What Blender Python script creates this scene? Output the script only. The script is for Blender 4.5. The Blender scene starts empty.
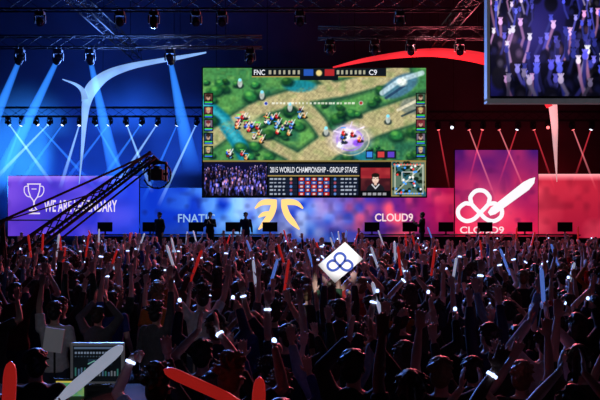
import bpy, bmesh, math, random
import numpy as np
from collections import defaultdict
from mathutils import Vector, Matrix, Euler
R = random.Random(11)
S = bpy.context.scene
COL = S.collection
F = 833.33; H = 2.95; HY = 205.0
SZ = .9            # stage height
V = Vector
def at(px, py, Y): return V(((px-300)/F*Y, Y, H+(HY-py)/F*Y))
def pxof(p): return 300+F*p[0]/max(p[1], .5)
S.view_settings.view_transform = 'Standard'

# ------------------------------------------------------------------ objects
def new(name, data, parent=None):
    o = bpy.data.objects.new(name, data); COL.objects.link(o)
    if parent is not None: o.parent = parent
    return o
THINGS = []
def tag(o, label, cat, group=None, kind=None):
    o['label'] = label; o['category'] = cat
    if group: o['group'] = group
    if kind: o['kind'] = kind
    THINGS.append(o); return o
def thing(name, label, cat, loc=(0, 0, 0), group=None):
    o = new(name, None); o.location = loc
    return tag(o, label, cat, group)
def build(name, bm, m, parent=None, smooth=False, world=True):
    """link bm as one mesh; bm is in world coordinates when the parent sits at a location"""
    if parent is not None and world:
        bmesh.ops.translate(bm, verts=bm.verts, vec=-V(parent_world(parent)))
    me = bpy.data.meshes.new(name); bm.normal_update(); bm.to_mesh(me); bm.free()
    me.materials.append(m)
    if smooth: me.polygons.foreach_set('use_smooth', [True]*len(me.polygons))
    return new(name, me, parent)
def parent_world(o):
    p = V((0, 0, 0))
    while o is not None:
        p = p+o.location; o = o.parent
    return p
def copy_tree(o, parent=None):
    c = o.copy(); COL.objects.link(c); c.parent = parent
    for ch in list(o.children): copy_tree(ch, c)
    return c

# ------------------------------------------------------------------ materials
def mat(name, col, rough=.6, metal=0., es=0., var=.15, scale=9., objcol=False, bump=0.):
    m = bpy.data.materials.new(name); m.use_nodes = True
    nt = m.node_tree; b = nt.nodes['Principled BSDF']
    tc = nt.nodes.new('ShaderNodeTexCoord'); n = nt.nodes.new('ShaderNodeTexNoise')
    n.inputs['Scale'].default_value = scale
    nt.links.new(tc.outputs['Object'], n.inputs['Vector'])
    mr = nt.nodes.new('ShaderNodeMapRange'); mr.inputs[3].default_value = 1-var; mr.inputs[4].default_value = 1+var
    nt.links.new(n.outputs[0], mr.inputs[0])
    hs = nt.nodes.new('ShaderNodeHueSaturation'); nt.links.new(mr.outputs[0], hs.inputs['Value'])
    if objcol:
        oi = nt.nodes.new('ShaderNodeObjectInfo'); nt.links.new(oi.outputs['Color'], hs.inputs['Color'])
    else:
        hs.inputs['Color'].default_value = (*col, 1)
    nt.links.new(hs.outputs[0], b.inputs['Base Color'])
    b.inputs['Roughness'].default_value = rough; b.inputs['Metallic'].default_value = metal
    if es:
        nt.links.new(hs.outputs[0], b.inputs['Emission Color']); b.inputs['Emission Strength'].default_value = es
        try: m.cycles.emission_sampling = 'NONE'
        except Exception: pass
    if bump:
        bp = nt.nodes.new('ShaderNodeBump'); bp.inputs['Strength'].default_value = bump
        nt.links.new(n.outputs[0], bp.inputs['Height']); nt.links.new(bp.outputs[0], b.inputs['Normal'])
    return m
def glow(name, col, es=1.):
    m = bpy.data.materials.new(name); m.use_nodes = True; nt = m.node_tree
    b = nt.nodes['Principled BSDF']; b.inputs['Base Color'].default_value = (0, 0, 0, 1)
    b.inputs['Specular IOR Level'].default_value = 0
    b.inputs['Emission Color'].default_value = (*col, 1); b.inputs['Emission Strength'].default_value = es
    try: m.cycles.emission_sampling = 'NONE'
    except Exception: pass
    return m
def vcol(name, es=1., emit=True):
    m = bpy.data.materials.new(name); m.use_nodes = True; nt = m.node_tree
    b = nt.nodes['Principled BSDF']; a = nt.nodes.new('ShaderNodeAttribute'); a.attribute_name = 'Col'
    if emit:
        b.inputs['Base Color'].default_value = (0, 0, 0, 1); b.inputs['Specular IOR Level'].default_value = 0
        nt.links.new(a.outputs['Color'], b.inputs['Emission Color']); b.inputs['Emission Strength'].default_value = es
        try: m.cycles.emission_sampling = 'NONE'
        except Exception: pass
    else:
        nt.links.new(a.outputs['Color'], b.inputs['Base Color']); b.inputs['Roughness'].default_value = .75
    return m
BEAM = {'beam_b': ((.04, .27, 1), 8.), 'beam_bw': ((.32, .62, 1), 11.), 'beam_r': ((1, .05, .08), 9.), 'beam_rw': ((1, .22, .26), 13.), 'beam_wide': ((.03, .24, 1), 3.)}
def beam_mat(kind, L):
    """light hanging in the stage haze: emission inside the cone, fading with the distance from the lens"""
    col, es = BEAM[kind]
    m = bpy.data.materials.new(kind); m.use_nodes = True; nt = m.node_tree
    nt.nodes.remove(nt.nodes['Principled BSDF'])
    e = nt.nodes.new('ShaderNodeEmission'); e.inputs[0].default_value = (*col, 1)
    tc = nt.nodes.new('ShaderNodeTexCoord'); sx = nt.nodes.new('ShaderNodeSeparateXYZ'); nt.links.new(tc.outputs['Object'], sx.inputs[0])
    mr = nt.nodes.new('ShaderNodeMapRange'); mr.inputs[1].default_value = -L; mr.inputs[2].default_value = 0; mr.inputs[3].default_value = 0; mr.inputs[4].default_value = 1
    nt.links.new(sx.outputs[2], mr.inputs[0])
    pw = nt.nodes.new('ShaderNodeMath'); pw.operation = 'POWER'; pw.inputs[1].default_value = 1.2; nt.links.new(mr.outputs[0], pw.inputs[0])
    ml_ = nt.nodes.new('ShaderNodeMath'); ml_.operation = 'MULTIPLY'; ml_.inputs[1].default_value = es; nt.links.new(pw.outputs[0], ml_.inputs[0])
    nt.links.new(ml_.outputs[0], e.inputs[1])
    nt.links.new(e.outputs[0], nt.nodes['Material Output'].inputs['Volume'])
    return m
def lin(c):
    c = np.asarray(c, float)/255.
    return np.where(c <= .04045, c/12.92, ((c+.055)/1.055)**2.4)

M = dict(
    black=mat('black_paint', (.004, .004, .006), .7), rubber=mat('black_rubber', (.01, .01, .011), .85),
    alu=mat('aluminium', (.013, .014, .018), .75), steel=mat('dark_steel', (.014, .016, .02), .6, .2),
    floor=mat('dark_floor', (.02, .02, .024), .7, scale=3), ceil=mat('dark_ceiling', (.008, .008, .011), .9),
    wall=mat('dark_wall', (.015, .015, .02), .9), stage=mat('stage_black', (.03, .03, .04), .35),
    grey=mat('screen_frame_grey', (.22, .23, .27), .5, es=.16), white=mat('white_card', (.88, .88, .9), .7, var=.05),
    skin=mat('skin', (1, 1, 1), .5, objcol=True, var=.1, scale=14), cloth=mat('cloth', (1, 1, 1), .85, objcol=True, var=.35, scale=25, bump=.2),
    hair=mat('hair', (1, 1, 1), .5, objcol=True, var=.5, scale=60, bump=.5),
    shoe=mat('shoe', (.02, .02, .02), .6), eye=mat('eye_white', (.8, .8, .8), .3, var=.02), iris=mat('iris', (.03, .02, .015), .2, var=.02),
    lip=mat('lip', (.35, .12, .1), .5, var=.05),
    red_stick=mat('red_plastic_glow', (.75, .025, .02), .3, es=.3, var=.1), white_stick=mat('white_plastic_glow', (.62, .7, .92), .3, es=.38, var=.1), blue_stick=mat('blue_plastic', (.12, .25, .85), .3, es=.5, var=.1),  # red and white sticks emit faintly in place of missing front light
    glowstick=glow('glow_blue_white', (.4, .55, 1), 3.), phone=glow('phone_screen', (.35, .5, .8), .8),
    lens_w=glow('lens_white', (.75, .85, 1), 2.5), lens_b=glow('lens_blue', (.15, .35, 1), 3.), lens_r=glow('lens_red', (1, .16, .16), 2.5),
    lens_off=mat('lens_glass', (.03, .03, .05), .1), screen=vcol('screen_picture', 1.15), led=vcol('led_picture', 1.4),
    txt=glow('lettering_white', (.85, .87, .95), 1.), txt_dim=glow('lettering_pale', (.85, .74, .95), 1.), txt_pink=glow('lettering_pink', (1., .7, .74), 1.),
    txt_blue=glow('lettering_blue', (.3, .5, .85), 1.),
    orange=glow('emblem_orange', (1., .58, .2), 1.35), logo_white=glow('emblem_white', (.95, .92, .96), 1.05),
    logo_blue=mat('emblem_blue', (.012, .06, .42), .6, var=.05),
    sail_b=mat('sail_blue_glow', (.3, .55, 1), .8, es=.85, var=.5, scale=.9), sail_r=mat('sail_red_glow', (1, .03, .045), .8, es=.85, var=.75, scale=.6), sail_p=mat('sail_pink_glow', (1, .5, .52), .8, es=.7, var=.25, scale=1.),  # sails emit: coloured stage light on the fabric is put into the material
)

# ------------------------------------------------------------------ shape helpers
def box(bm, c, s, rot=None):
    m = Matrix.Translation(c)
    if rot is not None: m = m @ rot.to_matrix().to_4x4() if hasattr(rot, 'to_matrix') else m @ rot
    m = m @ Matrix.Diagonal((s[0], s[1], s[2], 1))
    return bmesh.ops.create_cube(bm, size=1, matrix=m)
def bevel(bm, w=.01, seg=2):
    bmesh.ops.bevel(bm, geom=bm.edges[:], offset=w, segments=seg, affect='EDGES', profile=.6)
def tube(bm, p, q, r, r2=None, seg=8):
    p = V(p); q = V(q); v = q-p
    m = Matrix.Translation((p+q)/2) @ v.to_track_quat('Z', 'Y').to_matrix().to_4x4()
    bmesh.ops.create_cone(bm, cap_ends=True, cap_tris=False, segments=seg, radius1=r, radius2=r if r2 is None else r2, depth=v.length, matrix=m)
def sph(bm, c, r, rot=None, u=14, v=9):
    if not hasattr(r, '__len__'): r = (r, r, r)
    m = Matrix.Translation(c)
    if rot is not None: m = m @ rot.to_4x4()
    m = m @ Matrix.Diagonal((*r, 1))
    return bmesh.ops.create_uvsphere(bm, u_segments=u, v_segments=v, radius=1, matrix=m)
def capsule(bm, p, q, a, b):
    tube(bm, p, q, a, b, 12); sph(bm, p, a); sph(bm, q, b)
def loft(bm, secs, n=22):
    rings = []
    for (cx, cy, z, rx, ry) in secs:
        rings.append([bm.verts.new((cx+rx*math.cos(2*math.pi*i/n), cy+ry*math.sin(2*math.pi*i/n), z)) for i in range(n)])
    for a, b in zip(rings, rings[1:]):
        for i in range(n): bm.faces.new((a[i], a[(i+1) % n], b[(i+1) % n], b[i]))
    bm.faces.new(rings[0][::-1]); bm.faces.new(rings[-1])
def lathe(bm, prof, n=16, mtx=None):
    rings = []
    for r, z in prof:
        rings.append([bm.verts.new((max(r, .0005)*math.cos(2*math.pi*i/n), max(r, .0005)*math.sin(2*math.pi*i/n), z)) for i in range(n)])
    for a, b in zip(rings, rings[1:]):
        for i in range(n): bm.faces.new((a[i], a[(i+1) % n], b[(i+1) % n], b[i]))
    bm.faces.new(rings[0][::-1]); bm.faces.new(rings[-1])
    if mtx is not None: bmesh.ops.transform(bm, matrix=mtx, verts=bm.verts)
def evaluated(me, mods):
    o = bpy.data.objects.new('temporary', me); COL.objects.link(o)
    for typ, kw in mods:
        md = o.modifiers.new(typ, typ)
        for k, v in kw.items(): setattr(md, k, v)
    dg = bpy.context.evaluated_depsgraph_get(); dg.update()
    r = bpy.data.meshes.new_from_object(o.evaluated_get(dg))
    bpy.data.objects.remove(o)
    r.polygons.foreach_set('use_smooth', [True]*len(r.polygons))
    return r
def remesh(bm, vox, smooth=3, name='mesh'):
    me = bpy.data.meshes.new(name); bm.to_mesh(me); bm.free()
    r = evaluated(me, [('REMESH', dict(mode='VOXEL', voxel_size=vox, use_smooth_shade=True)), ('SMOOTH', dict(factor=.5, iterations=smooth))])
    r.name = name; return r

# ------------------------------------------------------------------ meshes of people (shared by all the copies)
def orth(d, t): d = V(d); t = V(t).normalized(); return (d-t*d.dot(t)).normalized()
def hand(bm, w, d, n, side, mode):
    """w wrist, d finger direction, n palm normal; side +1 right, -1 left. thumb side = side*(d x n)"""
    w = V(w); d = V(d).normalized(); n = (V(n)-d*V(n).dot(d)).normalized(); t = d.cross(n)*side
    rot = Matrix((t, d, n)).transposed()
    sph(bm, w+d*.055, (.041, .056, .018), rot)
    sph(bm, w+d*.08, (.042, .03, .015), rot)
    for i, (off, ln) in enumerate([(.032, .07), (.011, .08), (-.011, .074), (-.031, .058)]):
        b = w+d*.092+t*off
        if mode == 'open':
            sp = (d+t*off*5.5).normalized(); k = b+sp*ln*.5+n*.003; e = k+(sp*.93+n*.3).normalized()*ln*.5
            capsule(bm, b-d*.02, k, .0105, .0098); capsule(bm, k, e, .0098, .0078)
        else:
            k = b+(d*.75+n*.5).normalized()*.034; k2 = k+(d*-.15+n).normalized()*.03; e = k2+(d*-1+n*.1).normalized()*.028
            capsule(bm, b-d*.02, k, .011, .0105); capsule(bm, k, k2, .0105, .0098); capsule(bm, k2, e, .0098, .0085)
    b = w+d*.03+t*.03
    if mode == 'open':
        k = b+(t*.75+d*.6+n*.2).normalized()*.04; e = k+(t*.35+d*.9+n*.2).normalized()*.034
    else:
        k = b+(t*.6+n*.8+d*.3).normalized()*.036; e = k+(n*.55+d*.8).normalized()*.034
    capsule(bm, b, k, .013, .0115); capsule(bm, k, e, .0115, .009)
UPo = ((.12, .05, 1), (0, 1, .05))
def mir(a): return (-a[0], a[1], a[2])
def G(d, t): return ('grip', d, t)
def O(d, n): return ('open', d, n)
DOWN = ((.25, -.03, 1.10), (.27, .08, .86), O((0, .15, -1), (-1, 0, 0)))
def ml(arm): e, w, h = arm; return (mir(e), mir(w), (h[0], mir(h[1]), mir(h[2])))
RAISE = ((.31, .04, 1.60), (.37, .07, 1.85), O(*UPo)); HIGH = ((.21, .02, 1.66), (.19, .06, 1.93), O((-.05, .1, 1), (0, 1, -.1)))
CLAP = ((.29, .08, 1.57), (.085, .14, 1.80), O((-.1, .05, 1), (-1, 0, 0))); STICK = ((.35, .10, 1.54), (.30, .15, 1.79), G((0, 1, .3), (.12, -.1, 1)))
STICKIN = ((.33, .12, 1.54), (.24, .2, 1.78), G((0, 1, .2), (-.35, .1, 1))); PHONE = ((.25, .22, 1.44), (.115, .34, 1.64), O((-.12, .1, 1), (-1, .2, 0)))
HEADH = ((.36, .0, 1.50), (.17, .02, 1.70), O((-.8, -.1, .5), (-.3, .2, -1))); CHESTS = ((.31, .12, 1.2), (.26, .31, 1.42), G((0, 1, .2), (.05, 0, 1)))
CHESTT = ((.34, .14, 1.37), (.28, .31, 1.56), G((0, 1, .2), (1, .1, .85))); CHESTF = ((.34, .14, 1.37), (.28, .31, 1.56), G((0, 1, .2), (1, .1, .42)))
FRONT = ((.25, .12, 1.14), (.06, .33, 1.27), O((-.3, .4, .8), (-1, 0, 0))); WIDE = ((.38, .03, 1.52), (.52, .08, 1.74), O((.45, .1, 1), (0, 1, .1))); BENT = ((.33, .08, 1.5), (.22, .16, 1.72), O((-.25, .2, 1), (0, 1, -.2)))
POSES = [('arms spread high', RAISE, ml(RAISE)), ('clapping overhead', CLAP, ml(CLAP)), ('right arm raised', HIGH, ml(DOWN)), ('left arm raised', DOWN, ml(HIGH)),
         ('both fists up', STICK, ml(STICK)), ('right fist up', STICKIN, ml(DOWN)), ('arms down', DOWN, ml(DOWN)), ('filming with phone', PHONE, ml(PHONE)),
         ('left fist up', DOWN, ml(STICKIN)), ('arms straight up', HIGH, ml(HIGH)), ('hands on head', HEADH, ml(HEADH)), ('hands at chest', FRONT, ml(FRONT)),
         ('arms flung wide', WIDE, ml(HIGH)), ('arms bent up', BENT, ml(RAISE)),
         ('right fist at chest', CHESTS, ml(DOWN)), ('right fist at shoulder', CHESTT, ml(DOWN)), ('left fist at shoulder', DOWN, ml(CHESTF))]
NP = 14
WEIGHT = [14, 12, 9, 8, 8, 7, 5, 2, 7, 14, 3, 4, 10, 10]
TORSO = [(0, 0, .80, .10, .08), (0, 0, .86, .165, .115), (0, 0, .93, .168, .118), (0, 0, 1.05, .142, .10), (0, 0, 1.2, .162, .112), (0, -.005, 1.32, .178, .115), (0, -.008, 1.385, .175, .095), (0, -.01, 1.43, .115, .075), (0, -.008, 1.46, .06, .058)]
def shoulder(sd, e): return V((sd*.178, -.005, 1.375+(.03 if e[2] > 1.4 else 0)))
def make_body(pose):
    bm = bmesh.new(); loft(bm, TORSO)
    capsule(bm, (0, -.012, 1.40), (0, 0, 1.53), .058, .052)
    sph(bm, (0, -.008, 1.635), (.074, .094, .098)); sph(bm, (0, .026, 1.578), (.059, .066, .078)); sph(bm, (0, .062, 1.522), (.03, .028, .02))
    capsule(bm, (0, .086, 1.608), (0, .108, 1.575), .008, .013); capsule(bm, (-.03, .082, 1.63), (.03, .082, 1.63), .011, .011)
    for sd in (-1, 1): sph(bm, (sd*.078, -.005, 1.597), (.012, .022, .033))
    grips = []
    for sd, arm in ((1, pose[1]), (-1, pose[2])):
        e, w, h = V(arm[0]), V(arm[1]), arm[2]; s0 = shoulder(sd, e)
        capsule(bm, V((sd*.1, -.005, 1.36)), s0, .07, .06); capsule(bm, s0, e, .052, .039); capsule(bm, e, e+(w-e)*.35, .039, .04); capsule(bm, e+(w-e)*.35, w, .04, .026)
        if h[0] == 'open': hand(bm, w, h[1], h[2], sd, 'open')
        else:
            t = V(h[2]).normalized(); d = orth(h[1], t); n = (t.cross(d) if sd > 0 else d.cross(t)); hand(bm, w, d, n, sd, 'grip'); grips.append((w+d*.095+n*.034, t))
        sph(bm, w, .027)
    for sd in (-1, 1):
        capsule(bm, (sd*.09, 0, .88), (sd*.1, .012, .49), .088, .058); capsule(bm, (sd*.1, .012, .49), (sd*.1, -.01, .34), .056, .06); capsule(bm, (sd*.1, -.01, .34), (sd*.1, -.01, .09), .058, .038); sph(bm, (sd*.105, .06, .045), (.045, .13, .045))
    me = remesh(bm, .0085, 3, 'person')
    bm = bmesh.new(); bm.from_mesh(me)
    for f in bm.faces:
        f.material_index = 1 if f.calc_center_median().z < .1 else 0
    def extra(c, r, mi):
        for v in sph(bm, c, r, None, 10, 7)['verts']:
            for f in v.link_faces: f.material_index = mi; f.smooth = True
    for sd in (-1, 1): extra((sd*.031, .081, 1.607), (.015, .011, .009), 2); extra((sd*.031, .090, 1.607), (.006, .004, .006), 3)
    extra((0, .088, 1.545), (.022, .009, .006), 4)
    bm.to_mesh(me); bm.free(); me.materials.clear()
    for k in ('skin', 'shoe', 'eye', 'iris', 'lip'): me.materials.append(M[k])
    return me, grips
def make_shirt(pose, long):
    bm = bmesh.new(); g = .014 if not long else .026
    loft(bm, [(x, y, z, rx+g, ry+g) for x, y, z, rx, ry in TORSO[1:-1]]+[(0, -.01, 1.445, .085, .075)])
    for sd, arm in ((1, pose[1]), (-1, pose[2])):
        e, w = V(arm[0]), V(arm[1]); s0 = shoulder(sd, e)
        capsule(bm, V((sd*.1, -.005, 1.355)), s0, .075, .07 if not long else .078)
        if long: capsule(bm, s0, e, .072, .056); tube(bm, e, w-(w-e).normalized()*.02, .056, .041, 12); sph(bm, e, .056)
        else: tube(bm, s0, s0+(e-s0)*.72, .068, .06, 12)
    if long: sph(bm, (0, -.085, 1.42), (.1, .055, .065)); sph(bm, (0, -.1, 1.37), (.075, .04, .07))
    me = remesh(bm, .012, 2, 'hoodie' if long else 't_shirt'); me.materials.clear(); me.materials.append(M['cloth']); return me
def make_trousers():
    bm = bmesh.new(); loft(bm, [(0, 0, .8, .13, .1), (0, 0, .86, .178, .128), (0, 0, .96, .168, .118)])
    for sd in (-1, 1): capsule(bm, (sd*.09, 0, .87), (sd*.1, .01, .49), .1, .075); capsule(bm, (sd*.1, .01, .49), (sd*.1, -.005, .1), .075, .06)
    me = remesh(bm, .016, 2, 'trousers'); me.materials.clear(); me.materials.append(M['cloth']); return me
def make_hair(kind):
    bm = bmesh.new(); rr = random.Random(len(kind))
    if kind in ('short', 'long', 'ponytail', 'spiky'):
        sph(bm, (0, -.022, 1.65), (.086, .102, .096)); sph(bm, (0, -.054, 1.595), (.081, .064, .09))
        for k in range(110):
            th = rr.uniform(0, 6.28); ph = rr.uniform(.0, 1.9); q = V((math.sin(ph)*math.cos(th), math.sin(ph)*math.sin(th), math.cos(ph)))
            if q.y > .7 and q.z < .5 or q.y > 0 and q.z < .1: continue
            p = V((q.x*.08, q.y*.096-.022, q.z*.092+1.65)); up = .045 if kind == 'spiky' else .02
            capsule(bm, p, p+q*up+V((rr.uniform(-.03, .03), rr.uniform(-.03, .03), -.018 if kind != 'spiky' else .012)), .014, .006)
        if kind == 'long':
            sph(bm, (0, -.075, 1.47), (.09, .045, .17))
            for k in range(12): capsule(bm, (-.08+k*.0145, -.09+abs(k-5.5)*.004, 1.6), (-.085+k*.0155, -.1+abs(k-5.5)*.004, 1.29+rr.uniform(0, .05)), .018, .008)
        if kind == 'ponytail': sph(bm, (0, -.115, 1.66), .025); capsule(bm, (0, -.12, 1.66), (.01, -.165, 1.56), .026, .03); capsule(bm, (.01, -.165, 1.56), (0, -.15, 1.42), .03, .01)
        nm = 'hair'
    elif kind == 'cap':
        sph(bm, (0, -.01, 1.668), (.091, .11, .082)); sph(bm, (0, .115, 1.66), (.068, .075, .009)); sph(bm, (0, -.01, 1.75), .01); nm = 'cap'
    else:
        sph(bm, (0, -.014, 1.665), (.094, .114, .102)); sph(bm, (0, -.012, 1.655), (.1, .119, .03)); sph(bm, (0, -.02, 1.775), .025); nm = 'beanie'
    me = remesh(bm, .009, 1, nm); me.materials.clear(); me.materials.append(M['hair'] if nm == 'hair' else M['cloth']); return me
BODY = [make_body(p) for p in POSES]; SHIRT = [(make_shirt(p, False), make_shirt(p, True)) for p in POSES]; TROUS = make_trousers()
HAIR = {k: make_hair(k) for k in ('short', 'long', 'ponytail', 'spiky', 'cap', 'beanie')}
# glowing wristband, one mesh per pose and side, worn on raised arms
BAND = {}
for i, p in enumerate(POSES[:NP]):
    for sd, arm in ((1, p[1]), (-1, p[2])):
        e, w = V(arm[0]), V(arm[1])
        if w.z < 1.65: continue
        dd_ = (w-e).normalized(); c0 = w-dd_*.035
        bm = bmesh.new(); lathe(bm, [(.026, -.01), (.036, -.01), (.038, 0), (.036, .01), (.026, .01)], 14, Matrix.Translation(c0) @ dd_.to_track_quat('Z', 'Y').to_matrix().to_4x4())
        bk = (V((0, -1, 0))-dd_*V((0, -1, 0)).dot(dd_)).normalized(); sph(bm, c0+bk*.038, (.014, .014, .014), None, 10, 7)
        me = bpy.data.meshes.new('wristband'); bm.to_mesh(me); bm.free(); me.materials.append(M['glowstick']); BAND.setdefault(i, []).append(me)
def arr(me, ratio):
    m2 = evaluated(me, [('DECIMATE', dict(ratio=ratio))]); m2.calc_loop_triangles()
    v = np.empty(len(m2.vertices)*3); m2.vertices.foreach_get('co', v); t = np.empty(len(m2.loop_triangles)*3, int); m2.loop_triangles.foreach_get('vertices', t)
    bpy.data.meshes.remove(m2); return v.reshape(-1, 3), t.reshape(-1, 3)
LB = [arr(b[0], .06) for b in BODY[:NP]]; LS = [(arr(s_[0], .06), arr(s_[1], .06)) for s_ in SHIRT[:NP]]; LT = arr(TROUS, .03); LH = {k: arr(HAIR[k], .08) for k in ('short', 'long', 'ponytail', 'spiky')}

# ------------------------------------------------------------------ pictures shown on screens (painted per vertex)
def vnoise(X, Y, scale, seed):
    g = np.random.RandomState(seed).rand(64, 64)
    x = X/scale; y = Y/scale
    xi = np.floor(x).astype(int); yi = np.floor(y).astype(int)
    fx = x-xi; fy = y-yi; fx = fx*fx*(3-2*fx); fy = fy*fy*(3-2*fy)
    f = lambda i, j: g[i % 64, j % 64]
    return (f(xi, yi)*(1-fx)+f(xi+1, yi)*fx)*(1-fy)+(f(xi, yi+1)*(1-fx)+f(xi+1, yi+1)*fx)*fy
class Canvas:
    def __init__(s, x0, y0, x1, y1, step, base=(0, 0, 0)):
        s.b = (x0, y0, x1, y1); s.nx = int((x1-x0)/step)+1; s.ny = int((y1-y0)/step)+1
        s.X, s.Y = np.meshgrid(np.linspace(x0, x1, s.nx), np.linspace(y0, y1, s.ny))
        s.C = np.ones((s.ny, s.nx, 3))*np.array(base, float)
    def mix(s, m, col, a=1.): s.C += (np.clip(m, 0, 1)*a)[..., None]*(np.array(col, float)-s.C)
    def win(s, x0, y0, x1, y1):
        """a view on a small window of the picture, so that small marks are quick to paint"""
        b = s.b; i0 = max(0, int((x0-b[0])/(b[2]-b[0])*(s.nx-1))-1); i1 = min(s.nx, int((x1-b[0])/(b[2]-b[0])*(s.nx-1))+3)
        j0 = max(0, int((y0-b[1])/(b[3]-b[1])*(s.ny-1))-1); j1 = min(s.ny, int((y1-b[1])/(b[3]-b[1])*(s.ny-1))+3)
        if i1 <= i0 or j1 <= j0: return None
        w = Canvas.__new__(Canvas); w.b = b; w.X = s.X[j0:j1, i0:i1]; w.Y = s.Y[j0:j1, i0:i1]; w.C = s.C[j0:j1, i0:i1]; return w
    def rect(s, x0, y0, x1, y1, col, a=1.):
        w = s.win(x0, y0, x1, y1)
        if w: w.mix(((w.X >= x0) & (w.X <= x1) & (w.Y >= y0) & (w.Y <= y1)).astype(float), col, a)
    def blob(s, cx, cy, rx, ry, col, a=1., soft=.4, rot=0.):
        k = max(rx, ry)*(1+soft); w = s.win(cx-k, cy-k, cx+k, cy+k)
        if not w: return
        c, n = math.cos(rot), math.sin(rot); dx = w.X-cx; dy = w.Y-cy
        d = np.sqrt(((dx*c+dy*n)/rx)**2+((-dx*n+dy*c)/ry)**2)
        w.mix((1-d)/soft+.5, col, a)
    def ring(s, cx, cy, r, w, col, a=1.):
        d = np.abs(np.sqrt((s.X-cx)**2+((s.Y-cy)*1.25)**2)-r); s.mix((w-d)/.8+.5, col, a)
    def dist(s, pts):
        D = np.full(s.X.shape, 1e9)
        for (ax, ay), (bx, by) in zip(pts, pts[1:]):
            vx, vy = bx-ax, by-ay; t = np.clip(((s.X-ax)*vx+(s.Y-ay)*vy)/(vx*vx+vy*vy+1e-9), 0, 1)
            D = np.minimum(D, np.hypot(s.X-ax-t*vx, s.Y-ay-t*vy))
        return D
    def line(s, pts, w, col, a=1., soft=1.):
        k = w/2+soft; q = s.win(min(p[0] for p in pts)-k, min(p[1] for p in pts)-k, max(p[0] for p in pts)+k, max(p[1] for p in pts)+k)
        if q: q.mix((w/2-q.dist(pts))/soft+.5, col, a)
    def noise(s, scale, seed): return vnoise(s.X-s.b[0], s.Y-s.b[1], scale, seed)
    def grain(s, scale, amt, seed): s.C *= (1+amt*(s.noise(scale, seed)*2-1))[..., None]
    def mesh(s, name, Y, m, parent):
        o0 = parent_world(parent)
        vx = (s.X-300)/F*Y-o0.x; vz = H+(HY-s.Y)/F*Y-o0.z; vy = np.full(vx.shape, Y-o0.y)
        v = np.stack([vx, vy, vz], -1).reshape(-1, 3)
        i = np.arange(s.nx*s.ny).reshape(s.ny, s.nx)
        f = np.stack([i[1:, :-1], i[1:, 1:], i[:-1, 1:], i[:-1, :-1]], -1).reshape(-1, 4)
        me = bpy.data.meshes.new(name); me.from_pydata(v.tolist(), [], f.tolist())
        at_ = me.color_attributes.new('Col', 'FLOAT_COLOR', 'POINT')
        c = np.ones((s.nx*s.ny, 4), np.float32); c[:, :3] = lin(np.clip(s.C, 0, 255)).reshape(-1, 3)
        at_.data.foreach_set('color', c.ravel()); me.materials.append(m)
        return new(name, me, parent)
def cheering(c, seed, n, pal, y0, y1, size, face=.4, arms=.7):
    r = random.Random(seed); x0, _, x1, _ = c.b
    for k in range(n):
        t = k/n; y = y0+(y1-y0)*t; x = r.uniform(x0-3, x1+3); sz = size*(.4+.9*t)*r.uniform(.8, 1.2)
        col = r.choice(pal); br = .4+.85*r.random()
        col = tuple(min(255, q*br) for q in col); hot = tuple(min(255, q*1.35) for q in col)
        c.blob(x, y+sz*2.1, sz*1.25, sz*1.6, tuple(q*.1 for q in col), .95, .35)
        c.blob(x, y-sz*.15, sz*.62, sz*.8, tuple(q*.07 for q in col), .95, .4); c.blob(x+sz*r.uniform(-.25, .25), y+sz*.2, sz*.38, sz*.5, tuple(q*face for q in col), .7, .9)
        for sd in (-1, 1):
            if r.random() < arms:
                ex = x+sd*sz*r.uniform(1.05, 1.5); ey = y-sz*r.uniform(-.2, .5); hx = ex+sd*r.uniform(-.8, .5)*sz; hy = y-sz*r.uniform(1.3, 2.6)
                c.line([(x+sd*sz*.8, y+sz*1.2), (ex, ey), (hx, hy)], sz*.32, tuple(q*.7 for q in col), .95, sz*.12+.3)
                c.blob(hx, hy-sz*.15, sz*.26, sz*.34, hot, .95, .3)
                for fi in (-.9, -.3, .3, .9): c.line([(hx, hy-sz*.2), (hx+fi*sz*.26, hy-sz*.68)], sz*.12, hot, .9, .5)

def text(body, x0, y0, x1, y1, Y, m, parent, name='lettering', off=.012):
    cu = bpy.data.curves.new('lettering', 'FONT'); cu.body = body; cu.fill_mode = 'FRONT'; cu.offset = off
    o = bpy.data.objects.new('temporary', cu); COL.objects.link(o)
    dg = bpy.context.evaluated_depsgraph_get(); dg.update()
    me = bpy.data.meshes.new_from_object(o.evaluated_get(dg)); bpy.data.objects.remove(o)
    n = len(me.vertices); v = np.empty(n*3); me.vertices.foreach_get('co', v); v = v.reshape(-1, 3)
    mn, mx = v.min(0), v.max(0)
    px = x0+(v[:, 0]-mn[0])/(mx[0]-mn[0])*(x1-x0); py = y1-(v[:, 1]-mn[1])/(mx[1]-mn[1])*(y1-y0)
    p0 = parent_world(parent)
    w = np.stack([(px-300)/F*Y-p0.x, np.full(n, Y)-p0.y, H+(HY-py)/F*Y-p0.z], -1)
    me.vertices.foreach_set('co', w.ravel()); me.materials.clear(); me.materials.append(m); me.name = name
    me.update()
    return new(name, me, parent)
def smooth_pts(pts, k=8):
    out = []
    for i in range(len(pts)-1):
        p0 = pts[max(i-1, 0)]; p1 = pts[i]; p2 = pts[i+1]; p3 = pts[min(i+2, len(pts)-1)]
        for j in range(k):
            t = j/k
            out.append(tuple(.5*(2*b+(c-a)*t+(2*a-5*b+4*c-d)*t*t+(3*b-a-3*c+d)*t**3) for a, b, c, d in zip(p0, p1, p2, p3)))
    out.append(tuple(pts[-1])); return out
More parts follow.
